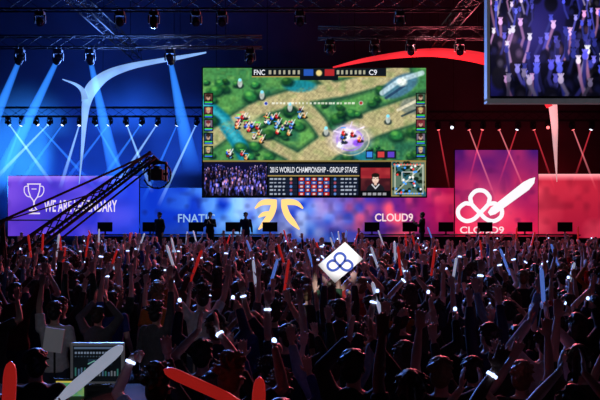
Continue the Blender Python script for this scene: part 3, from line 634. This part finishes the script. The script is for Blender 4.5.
# ================================================================== CAMERA CRANE
A, B = at(3, 266, 20), at(152, 156, 24)
cr = thing('camera_crane', 'long black camera crane reaching up over the left of the crowd', 'camera crane', (A.x, A.y, 0))
d = (B-A).normalized(); s = d.cross(V((0, 0, 1))).normalized(); u = s.cross(d)
A0 = A-d*1.4
bm = bmesh.new(); n = 22; L = (B-A0).length
corner = lambda f, k: A0+d*L*f+(s*(.2, -.2, 0)[k]+u*(-.12, -.12, .26)[k])*(1-.5*f)
for k in range(3):
    tube(bm, corner(0, k), corner(1, k), .055, .04)
    for i in range(n): tube(bm, corner(i/n, k), corner((i+1)/n, (k+1) % 3), .018, seg=5)
build('arm', bm, M['black'], cr)
bm = bmesh.new(); tube(bm, A0-u*.42, B-u*.26, .03); build('levelling_rod', bm, M['black'], cr)
top = A+V((0, 0, 1.1))
bm = bmesh.new(); tube(bm, A, top, .05); tube(bm, A+s*.15, top, .025); tube(bm, A-s*.15, top, .025); build('mast', bm, M['black'], cr)
for f, sd in ((1, .05), (1, -.05), (.62, .1), (.35, -.1)):
    bm = bmesh.new(); tube(bm, top+s*sd, A+(B-A)*f+u*.08+s*sd, .018, seg=6); tube(bm, top+s*sd, A0+u*.1+s*sd, .018, seg=6); build('stay_cable', bm, M['black'], cr)
for k in range(4):
    bm = bmesh.new(); p = A0+d*(.1+.09*k); m4 = Matrix.Translation(p) @ d.to_track_quat('Z', 'Y').to_matrix().to_4x4(); lathe(bm, [(.02, -.035), (.18, -.035), (.19, 0), (.18, .035), (.02, .035)], 20, m4); build('counterweight', bm, M['steel'], cr)
bm = bmesh.new(); tube(bm, (A.x, A.y, .12), A, .07, .05); build('column', bm, M['black'], cr)
for k in range(3):
    an = k*2.094+.4; e = V((A.x+.6*math.cos(an), A.y+.6*math.sin(an), .09))
    bm = bmesh.new(); tube(bm, (A.x, A.y, .6), e, .025); tube(bm, (A.x, A.y, .2), e, .02); build('leg', bm, M['black'], cr)
    bm = bmesh.new(); m4 = Matrix.Translation((e.x, e.y, .08)) @ Euler((math.pi/2, 0, an)).to_matrix().to_4x4(); lathe(bm, [(.02, -.03), (.08, -.03), (.08, .03), (.02, .03)], 14, m4); build('wheel', bm, M['rubber'], cr)
hp = B+V((.16, .05, -.26))
bm = bmesh.new(); tube(bm, B, hp+V((0, 0, .1)), .06); box(bm, hp+V((0, 0, .06)), (.5, .16, .07)); box(bm, hp+V((-.24, 0, -.2)), (.06, .14, .55)); box(bm, hp+V((.24, 0, -.2)), (.06, .14, .55)); tube(bm, hp+V((-.3, 0, -.25)), hp+V((.3, 0, -.25)), .035)
hd = build('remote_head', bm, M['black'], cr)
bm = bmesh.new(); cpos = hp+V((0, -.02, -.28)); box(bm, cpos, (.34, .52, .32)); bevel(bm, .03); box(bm, cpos+V((0, -.12, .2)), (.16, .26, .09)); build('camera_body', bm, M['rubber'], hd)
bm = bmesh.new(); lathe(bm, [(.1, .0), (.1, .16), (.13, .2), (.14, .34), (.11, .34)], 16, Matrix.Translation(cpos+V((0, .26, 0))) @ Euler((-math.pi/2, 0, 0)).to_matrix().to_4x4()); build('lens', bm, M['black'], hd, True)
bm = bmesh.new()
for k in range(13):
    a0 = math.radians(200+k*26.2); a1 = math.radians(200+(k+1)*26.2)
    tube(bm, cpos+V((.4*math.cos(a0), -.1, .4*math.sin(a0))), cpos+V((.4*math.cos(a1), -.1, .4*math.sin(a1))), .022, seg=6)
build('ring_guard', bm, M['black'], hd)

# ================================================================== STAGE DESKS + MONITORS
def desk(label, px0, px1):
    a, b = at(px0, 230, 36.6), at(px1, 230, 36.6); t = thing('stage_desk', label, 'desk', ((a.x+b.x)/2, 36.9, SZ), 'desks on the stage')
    bm = bmesh.new(); box(bm, ((a.x+b.x)/2, 36.9, SZ+.73), (b.x-a.x, .8, .05)); bevel(bm, .01, 1); build('desktop', bm, M['black'], t)
    for x in (a.x+.1, (a.x+b.x)/2, b.x-.1):
        bm = bmesh.new(); box(bm, (x, 36.9, SZ+.352), (.06, .7, .7)); build('leg', bm, M['black'], t)
    bm = bmesh.new(); box(bm, ((a.x+b.x)/2, 36.6, SZ+.4), (b.x-a.x-.1, .03, .55)); build('modesty_panel', bm, M['steel'], t)
desk('long black player desk on the left of the stage', 92, 285); desk('long black player desk on the right of the stage', 358, 580)
mroot = new('computer_monitor', None)
bm = bmesh.new(); box(bm, (0, 0, .33), (.66, .05, .42)); bevel(bm, .015); build('shell', bm, M['black'], mroot, world=False)
bm = bmesh.new(); box(bm, (0, .03, .1), (.07, .04, .2)); build('stand', bm, M['steel'], mroot, world=False)
bm = bmesh.new(); box(bm, (0, .04, .01), (.26, .2, .02)); build('base', bm, M['steel'], mroot, world=False)
bm = bmesh.new(); box(bm, (0, .027, .33), (.6, .004, .36)); build('display', bm, glow('monitor_glow', (.25, .35, .6), .6), mroot, world=False)
for i, px in enumerate([105, 150, 196, 233, 270, 372, 410, 446, 485, 525, 565]):
    o = mroot if i == 0 else copy_tree(mroot)
    o.location = at(px, 230, 36.7); o.location.z = SZ+.755
    side = 'left' if i < 5 else 'right'; k = i if i < 5 else i-5
    tag(o, f'black monitor seen from behind, {ORD[k]} from left on the {side} stage desk', 'monitor', f'monitors on the {side} stage desk')

# ================================================================== SOUND DESK AREA (lower left)
DT = at(97, 386, 9).z-.005     # desk top
dk = thing('control_desk', 'black control desk holding monitor and laptop at lower left', 'desk', (-2.6, 8.7, 0))
bm = bmesh.new(); box(bm, (-2.6, 8.7, DT-.025), (2.2, .9, .05)); bevel(bm, .01, 1); build('desktop', bm, M['rubber'], dk)
for x in (-3.62, -1.58):
    bm = bmesh.new(); box(bm, (x, 8.7, (DT-.05)/2), (.06, .8, DT-.05)); build('leg', bm, M['steel'], dk)
bm = bmesh.new(); box(bm, (-2.6, 9.1, DT-.35), (2, .03, .55)); build('back_panel', bm, M['rubber'], dk)
mo = thing('computer_monitor', 'grey framed monitor with dim meter bars on the control desk', 'monitor', (at(97, 360, 9).x, 9, DT))
a, b = at(70, 343, 9), at(124, 384, 9)
bm = bmesh.new(); box(bm, ((a.x+b.x)/2, 9.03, (a.z+b.z)/2), (b.x-a.x, .05, a.z-b.z)); bevel(bm, .012); build('shell', bm, mat('grey_plastic_glow', (.1, .105, .12), .35, .2, es=.3), mo)  # shell emits faintly, so its lit look is put into the plastic
bm = bmesh.new(); box(bm, ((a.x+b.x)/2, 9.06, DT+.09), (.07, .03, .17)); build('stand', bm, M['steel'], mo)
bm = bmesh.new(); box(bm, ((a.x+b.x)/2, 9.05, DT+.009), (.26, .18, .018)); build('base', bm, M['steel'], mo)
c = Canvas(73, 346, 121, 381.5, .4, (7, 9, 13)); c.mix(c.noise(12, 4)-.4, (16, 24, 30), .8)
for k in range(15):
    x = 75+k*3; hgt = r2.uniform(3, 9); c.rect(x, 376-hgt, x+1.4, 376, r2.choice([(40, 90, 84), (60, 84, 110), (90, 96, 104)]), .9); c.rect(x, 352, x+1.8, 354, (110, 124, 146), .8); c.rect(x, 356, x+1.2, 357, (60, 74, 90), .8)
c.rect(74, 347, 120, 349, (66, 80, 100)); c.rect(88, 359, 112, 365, (22, 36, 50)); c.line([(88, 364), (94, 361), (100, 363), (106, 360), (112, 362)], .7, (120, 190, 170), .9, .5)
c.mesh('display', 9.0, M['screen'], mo)
lp = thing('laptop', 'open laptop with colourful green screen at the bottom left corner', 'laptop', (at(70, 390, 8.3).x, 8.4, DT))
a, b = at(54, 379, 8.45), at(86, 401, 8.45)
bm = bmesh.new(); box(bm, ((a.x+b.x)/2, 8.34, DT+.012), (.34, .24, .018)); bevel(bm, .005, 1); build('keyboard_base', bm, M['steel'], lp)
bm = bmesh.new(); box(bm, ((a.x+b.x)/2, 8.47, (a.z+DT+.02)/2), (.34, .014, a.z-DT-.02)); build('lid', bm, M['steel'], lp)
c = Canvas(56, 381, 84, 400, .5, (60, 120, 80)); c.mix(c.noise(5, 6)*1.6-.5, (150, 150, 80), .8); c.mix(c.noise(4, 7)*1.5-.8, (30, 100, 150), .9); c.rect(56, 381, 84, 382.5, (200, 170, 60), .8)
c.mesh('display', 8.45, M['screen'], lp)
rk = thing('equipment_rack', 'low black equipment rack case right of the control desk', 'equipment rack', (at(172, 350, 9.4).x, 9.4, 0))
x = rk.location.x
bm = bmesh.new(); box(bm, (x, 9.4, .53), (.5, .5, .9)); bevel(bm, .02); build('case', bm, M['rubber'], rk)
for k in range(4):
    bm = bmesh.new(); box(bm, (x, 9.14, .22+k*.2), (.42, .02, .17)); bevel(bm, .004, 1); build('front_panel', bm, M['black'], rk)
for sx in (-.2, .2):
    for sy in (-.18, .18): bm = bmesh.new(); sph(bm, (x+sx, 9.4+sy, .045), .045); build('caster', bm, M['rubber'], rk)

# ================================================================== PEOPLE
HCOL = {'black-haired': (.008, .007, .008), 'brown-haired': (.022, .012, .008), 'fair-haired': (.16, .1, .05)}
SCOL = {'black': (.007, .007, .009), 'charcoal': (.018, .018, .022), 'navy': (.009, .014, .055), 'maroon': (.08, .009, .011), 'grey': (.07, .07, .08), 'white': (.55, .55, .58), 'blue': (.02, .05, .24), 'red': (.36, .018, .022), 'green': (.012, .05, .025), 'brown': (.04, .025, .018), 'orange': (.4, .12, .02), 'pale-blue': (.22, .33, .48)}
SWT = ['black']*13+['charcoal']*7+['navy']*6+['maroon']*3+['grey']*2+['white']+['blue']*3+['red']*2+['green']+['brown']*2+['orange']+['pale-blue']
SKINS = [(.5, .31, .25), (.55, .36, .3), (.4, .24, .19), (.56, .39, .33), (.26, .15, .11)]
def zone(px, Y):
    for lim, w in ((75, 'far left'), (150, 'below crane arm'), (225, 'left of orange emblem'), (300, 'below orange emblem'), (375, 'near white sign'), (450, 'right of sign'), (525, 'below white emblem'), (9999, 'far right')):
        if px < lim: h = w; break
    for lim, w in ((6.5, 'nearest row'), (8.3, 'close rows'), (10.4, 'lower rows'), (13, 'middle rows'), (17, 'upper rows'), (99, 'distant rows')):
        if Y < lim: return f'{w}, {h}'
PEOPLE = []
def person(pi, x, y, z=0, rot=0., sc=1., shirt='black', long=False, hair='short', hc='black-haired', hat=None, skin=0, label=None, group='fans in the standing crowd'):
    o = new('person', BODY[pi][0]); o.location = (x, y, z); o.rotation_euler = (0, 0, rot); o.scale = (sc,)*3; o.color = (*SKINS[skin], 1)
    h = new('hair', HAIR[hair], o); h.color = (*HCOL[hc], 1)
    s_ = new('hoodie' if long else 't_shirt', SHIRT[pi][1 if long else 0], o); s_.color = (*SCOL[shirt], 1)
    t = new('trousers', TROUS, o); t.color = R.choice([(.015, .018, .03, 1), (.02, .02, .02, 1), (.03, .04, .08, 1)])
    if hat: k = new(hat[0], HAIR[hat[0]], o); k.color = (*hat[1], 1)
    if not long and pi in BAND and R.random() < .45:
        bd = new('wristband', R.choice(BAND[pi]), o); bd['label'] = 'glowing blue white wristband'
    lab = label or (f"{hat[0]}-wearing" if hat else hc)+f" person in {shirt} {'hoodie' if long else 't-shirt'}, {POSES[pi][0]}, {zone(pxof((x, y)), y)}"
    tag(o, lab, 'person', group); PEOPLE.append(o)
    mtx = Matrix.Translation((x, y, z)) @ Matrix.Rotation(rot, 4, 'Z') @ Matrix.Scale(sc, 4)
    return o, [(mtx @ p, mtx.to_3x3().normalized() @ t) for p, t in BODY[pi][1]], mtx
# held things
def mesh_of(bm, m, smooth=True):
    me = bpy.data.meshes.new('mesh'); bm.normal_update(); bm.to_mesh(me); bm.free(); me.materials.append(m)
    if smooth: me.polygons.foreach_set('use_smooth', [True]*len(me.polygons))
    return me
def stick_bm(k, l=1.):
    bm = bmesh.new(); lathe(bm, [(.008, -.085), (.02, -.08), (.022, -.04), (.022, .05), (.022+.019*k, .05+.08*l), (.022+.024*k, .05+.15*l), (.022+.024*k, .05+.45*l), (.02+.02*k, .05+.5*l), (.016+.012*k, .05+.53*l), (.004, .05+.55*l)], 16); return bm
STK = {(c_, b_): mesh_of(stick_bm((.08, .75)[b_], (.7, 1.)[b_]), M[c_+'_stick']) for c_ in ('red', 'white', 'blue') for b_ in (0, 1)}
bm = bmesh.new(); lathe(bm, [(.01, -.06), (.016, -.055), (.016, .05), (.012, .055)], 12); GHAN = mesh_of(bm, M['rubber'])
bm = bmesh.new(); lathe(bm, [(.012, .05), (.017, .058), (.019, .072), (.015, .086), (.003, .093)], 12); GTIP = mesh_of(bm, M['glowstick'])
bm = bmesh.new(); box(bm, (0, 0, 0), (.15, .009, .075)); bevel(bm, .004, 2); PBODY = mesh_of(bm, M['rubber'], False)
bm = bmesh.new(); box(bm, (0, -.0052, 0), (.135, .001, .067)); PSCR = mesh_of(bm, M['phone'], False)
def stick(col, p, t, big=0, label=None):
    where = zone(pxof(p), p.y)
    if col == 'glow':
        o = new('glow_stick', None); a = new('handle', GHAN, o); b = new('glowing_tip', GTIP, o); tag(o, label or f'small blue white glow stick held up, {where}', 'glow stick', 'glow sticks in the crowd')
    else:
        o = new('clapper_stick', STK[(col, big)]); tag(o, label or f'{col} clapper stick held up, {where}', 'clapper stick', f'{col} clapper sticks in the crowd')
    o.location = p; o.rotation_euler = V(t).to_track_quat('Z', 'Y').to_euler(); return o
def rnd_person(x, y, pi=None, **kw):
    if pi is None: pi = R.choices(range(NP), WEIGHT)[0]
    hair = R.choices(['short', 'spiky', 'long', 'ponytail'], [5, 3, 3, 1])[0]
    hat = None; q = R.random()
    if q < .06 and hair == 'short': hat = ('cap', R.choice([SCOL['black'], SCOL['red'], SCOL['navy']]))
    elif q < .1 and hair in ('short', 'long'): hat = ('beanie', R.choice([SCOL['charcoal'], SCOL['maroon'], SCOL['grey']]))
    a = dict(rot=R.uniform(-.6, .6), sc=R.uniform(.88, 1.07), shirt=R.choice(SWT), long=R.random() < .4, hair=hair, hc=R.choices(list(HCOL), [6, 4, 1])[0], hat=hat, skin=R.choices(range(5), [4, 4, 2, 3, 1])[0])
    a.update(kw)
    o, gr, mtx = person(pi, x, y, **a)
    for p, t in gr:
        if R.random() < .92: stick(R.choices(['red', 'white', 'blue', 'glow'], [3, 3, 2, 7] if pxof(p) > 250 else [4, 2, 1, 6])[0] if y > 9 else R.choice(['glow', 'glow', 'glow', 'white']), p, t)
    if pi == 7:
        p = mtx @ V((0, .36, 1.73)); ph = new('phone', PBODY); ph.location = p; ph.rotation_euler = (0, 0, a['rot']); new('phone_screen', PSCR, ph)
        tag(ph, f'lit phone held up filming, {zone(pxof(p), p.y)}', 'phone', 'phones in the crowd')
    return o
# particular people seen in the photograph
def P(px, Y): return at(px, 205, Y).x
person(6, P(36, 7.0), 7.0, 0, .25, 1.0, 'black', True, 'short', 'black-haired', None, 0, 'black-haired person in black hoodie standing close at the bottom left corner', 'crew')
SP = []
def near(xc, Y, pi, col, lab, **kw):
    o, gr, _ = person(pi, xc, Y, **kw); SP.append((xc, Y))
    for p, t in gr: stick(col, p, t, 1, lab)
near(P(10, 4.9)-.27, 4.55, 14, 'red', 'fat red clapper stick upright at the bottom left corner', shirt='charcoal')
near(-1.92, 5.3, 15, 'white', 'fat white clapper stick slanting right beside the control desk monitor', shirt='black', long=True)
near(-.12, 5.2, 16, 'red', 'fat red clapper stick lying slanted at the bottom edge below crane', shirt='navy')
near(P(264, 4.85)-.27, 4.55, 14, 'red', 'fat red clapper stick upright at the bottom edge left of centre', shirt='black', sc=.94)
SGY = 10.6; sgx = P(340, SGY)
person(9, sgx, SGY+.1, 0, 0, 1.0, 'charcoal', True, 'short', 'black-haired', None, 2, 'black-haired person holding the white emblem sign overhead with both arms'); SP.append((sgx, SGY+.1))
for (px, Y, pi, sh, ln, lab) in [(55, 10.5, 3, 'white', False, 'person in white t-shirt with left arm raised at the far left'), (508, 10.2, 0, 'pale-blue', True, 'person in pale blue hoodie with arms spread high below white emblem'), (545, 7.8, 1, 'white', True, 'person in white hoodie clapping overhead at lower right'), (98, 10.9, 1, 'grey', True, 'person in grey hoodie clapping overhead behind the desk monitor'), (430, 12.7, 2, 'white', False, 'person in white t-shirt with right arm raised right of white sign')]:
    rnd_person(P(px, Y), Y, pi, shirt=sh, long=ln, label=lab, hair='short', hat=None); SP.append((P(px, Y), Y))
# rows of fans: the nearest ones one by one, the rest as one far crowd
slots = []; Y = 5.75
clear = [A0+(A-A0)*f for f in (0, .5, 1)]+[A+(B-A)*f for f in (.08, .16, .24)]
while Y < 27.2:
    half = .36*Y+.15; x = -half+R.uniform(0, .5)
    while x < half:
        xx = x+R.uniform(-.1, .1); yy = Y+R.uniform(-.27, .27)
        ok = not (pxof((xx, yy)) < 134 and yy < 8.2) and not (xx < -1.0 and 7.9 < yy < 9.9) and math.hypot(xx-A.x, yy-A.y) > 1.05
        ok = ok and all(math.hypot(xx-q.x, yy-q.y) > .75 for q in clear)
        ok = ok and all(math.hypot(xx-a, (yy-b)*.8) > .54 for a, b in SP) and R.random() > .07
        if ok: slots.append((yy, xx))
        x += .59+R.uniform(-.03, .1)
    Y += .84
slots.sort()
NEARN = 292-len(PEOPLE)
for (yy, xx) in slots[:NEARN]: rnd_person(xx, yy)
Vs, Ts, Cs, nv = [], [], [], 0
def put(ar, mtx, col):
    global nv
    v, t = ar; m_ = np.array(mtx); Vs.append(v @ m_[:3, :3].T+m_[:3, 3]); Ts.append(t+nv); Cs.append(np.tile(np.array([*col, 1.]), (len(v), 1))); nv += len(v)
for i, (yy, xx) in enumerate(slots[NEARN:]):
    pi = R.choices(range(NP), WEIGHT)[0]; mtx = Matrix.Translation((xx, yy, 0)) @ Matrix.Rotation(R.uniform(-.6, .6), 4, 'Z') @ Matrix.Scale(R.uniform(.88, 1.06), 4)
    put(LB[pi], mtx, R.choice(SKINS[:4])); put(LS[pi][int(R.random() < .4)], mtx, SCOL[R.choice(SWT)]); put(LT, mtx, (.015, .015, .02)); put(LH[R.choices(['short', 'spiky', 'long', 'ponytail'], [6, 2, 2, 1])[0]], mtx, R.choice(list(HCOL.values())[:2]))
    for p, t in BODY[pi][1]:
        if R.random() < .55: stick(R.choices(['red', 'white', 'blue', 'glow'], [3, 3, 1, 7])[0], mtx @ p, mtx.to_3x3().normalized() @ t)
if Vs:
    me = bpy.data.meshes.new('crowd'); me.from_pydata(np.concatenate(Vs).tolist(), [], np.concatenate(Ts).tolist())
    at_ = me.color_attributes.new('Col', 'FLOAT_COLOR', 'POINT'); at_.data.foreach_set('color', np.concatenate(Cs).astype(np.float32).ravel()); me.materials.append(vcol('crowd_colours', emit=False)); me.polygons.foreach_set('use_smooth', [True]*len(me.polygons))
    tag(new('crowd', me), 'distant dense crowd of fans with raised arms below the stage', 'crowd', kind='stuff')
# crew on stage
for (px, pi, rot, sh, lab) in [(210, 11, 3.1, 'black', 'person in black standing on stage left of the orange emblem'), (160, 6, 2.6, 'charcoal', 'person in charcoal standing on stage beside the violet led panel'), (422, 11, 1.4, 'black', 'person in black standing on stage right of the pink lettering'), (246, 6, 3.3, 'navy', 'person in navy standing on stage just left of the orange emblem')]:
    person(pi, P(px, 36.1), 36.1 if pi == 11 else 35.9, SZ, rot, 1.0, sh, True, 'short', 'black-haired', None, 1, lab, 'people on the stage')
# emblem sign
sg = thing('sign_board', 'white diamond cardboard sign with blue looped emblem held above the crowd', 'sign', at(340, 262, SGY))
bm = bmesh.new(); q = [at(*c_, SGY-.01) for c_ in ((318, 265), (345, 242), (363, 259), (335, 283))]
f = bm.faces.new([bm.verts.new(p) for p in q]); ex = bmesh.ops.extrude_face_region(bm, geom=[f]); bmesh.ops.translate(bm, verts=[g for g in ex['geom'] if isinstance(g, bmesh.types.BMVert)], vec=(0, .012, 0)); bmesh.ops.recalc_face_normals(bm, faces=bm.faces)
build('board', bm, M['white'], sg)
ribbons('emblem', knot(340, 262.5, .56, 2.4, False), SGY-.02, M['logo_blue'], sg)
# white card low at left
wcard = thing('sign_board', 'small plain white card standing on the control desk', 'sign', (at(54, 341, 9.05).x, 9.05, DT))
bm = bmesh.new(); a, b = at(44, 328, 9.05), at(63, 352, 9.05); box(bm, ((a.x+b.x)/2, 9.05, (a.z+b.z)/2), (b.x-a.x, .012, a.z-b.z), Euler((0, .15, 0))); build('card', bm, M['white'], wcard)
bm = bmesh.new(); tube(bm, (at(54, 341, 9.05).x, 9.07, DT), (at(54, 341, 9.05).x, 9.07, b.z+.1), .012); build('stand', bm, M['steel'], wcard)

# make repeated labels single things out
dd = defaultdict(list)
for o in THINGS: dd[o['label']].append(o)
for lab, os_ in dd.items():
    if len(os_) < 2: continue
    os_.sort(key=lambda o: pxof(o.location)); n = len(os_)
    words = {2: ['left one', 'right one'], 3: ['left one', 'middle one', 'right one']}.get(n) or [f'{ORD[i]} from left' if i < 12 else 'rightmost' for i in range(n)]
    for o, w in zip(os_, words): o['label'] = f'{lab}, {w}'

# ================================================================== LIGHT
def area(loc, tgt, col, P_, sx, sy=None, spread=180):
    l = bpy.data.lights.new('area_lamp', 'AREA'); l.color = col; l.energy = P_; l.shape = 'RECTANGLE'; l.size = sx; l.size_y = sy or sx; l.spread = math.radians(spread)
    o = new('area_lamp', l); o.location = loc; o.rotation_euler = (V(tgt)-V(loc)).to_track_quat('-Z', 'Y').to_euler(); return o
def spot(loc, tgt, col, P_, ang, blend=.6, rad=.3):
    l = bpy.data.lights.new('spot_lamp', 'SPOT'); l.color = col; l.energy = P_; l.spot_size = math.radians(ang); l.spot_blend = blend; l.shadow_soft_size = rad
    o = new('spot_lamp', l); o.location = loc; o.rotation_euler = (V(tgt)-V(loc)).to_track_quat('-Z', 'Y').to_euler(); return o
# back curtain: added lamps, blue at left, red at right, in place of hazy glow
area((-11, 40.8, 1.6), (-10.5, 44, 5.2), (.015, .11, 1), 900, 8, 1, 110)
spot((-14.5, 38, 3), (-14.5, 44, 5.8), (.03, .3, 1), 22000, 46, 1.); spot((-9.5, 38, 3), (-9, 44, 6.), (.02, .18, 1), 12000, 46, 1.); spot((-6, 38, 3), (-6, 44, 5.8), (.02, .13, 1), 5500, 42, 1.)
area((11, 40.8, 1.6), (10, 44, 4.6), (1, .015, .03), 80, 8, 1, 110); spot((8, 38, 3), (8, 44, 4.8), (1, .015, .1), 700, 42, 1.); spot((13, 38, 3), (13, 44, 4.8), (1, .02, .05), 550, 42, 1.)
# coloured lamps under the fabric sails, aimed up at them
spot((-8.9, 35.6, 4.), at(92, 86, 37), (.25, .5, 1), 900, 34, 1., .1)
spot((6.6, 35.6, 5.), at(440, 52, 37), (1, .05, .06), 2000, 60, 1., .1); spot((11.2, 35.6, 4), at(555, 115, 37), (1, .35, .35), 500, 24, 1., .1)
# truss colour wash
spot((-6, 22, 4.2), (-7.5, 31, 9.7), (.03, .14, 1), 1300, 56, 1.); spot((5, 22, 4.2), (4.5, 31, 9.7), (1, .04, .05), 450, 56, 1.)
# crowd: coloured stage back light and a weak added fill overhead
area((0, 18, 11), (0, 19, 0), (.85, .8, 1), 18, 12, 6, 110)
area((-7, 35, 8), (-4, 15, 1.5), (.12, .28, 1), 2800, 4, 1.2, 130); area((7, 35, 8), (4, 15, 1.5), (1, .14, .2), 2300, 4, 1.2, 130)
area((.6, 37.7, 6.2), (.6, 15, 1.5), (.75, .9, .95), 300, 9, 5)
spot((-5, 33, 10), (-3, 20, 1.8), (.5, .56, 1), 3200, 42, 1.); spot((5, 33, 10), (4, 19, 1.8), (1, .42, .48), 4000, 42, 1.)
spot((1.0, 1, 6.), (P(340, SGY), SGY, 2.3), (1, .98, .95), 6000, 3.3, .3, .08)  # added narrow spot from the camera side, only to brighten the sign
spot((-3.2, 5.2, 3.4), (-2.6, 9, 1.35), (.9, .92, 1), 50, 34, .8, .1)
w = bpy.data.worlds.new('world'); S.world = w; w.use_nodes = True; w.node_tree.nodes['Background'].inputs[0].default_value = (.05, .06, .12, 1); w.node_tree.nodes['Background'].inputs[1].default_value = .02
cam = bpy.data.cameras.new('camera'); cam.lens = 50; cam.sensor_width = 36; cam.shift_y = 5/600; cam.clip_end = 200
co = new('camera', cam); co.location = (0, 0, H); co.rotation_euler = (math.pi/2, 0, 0); S.camera = co
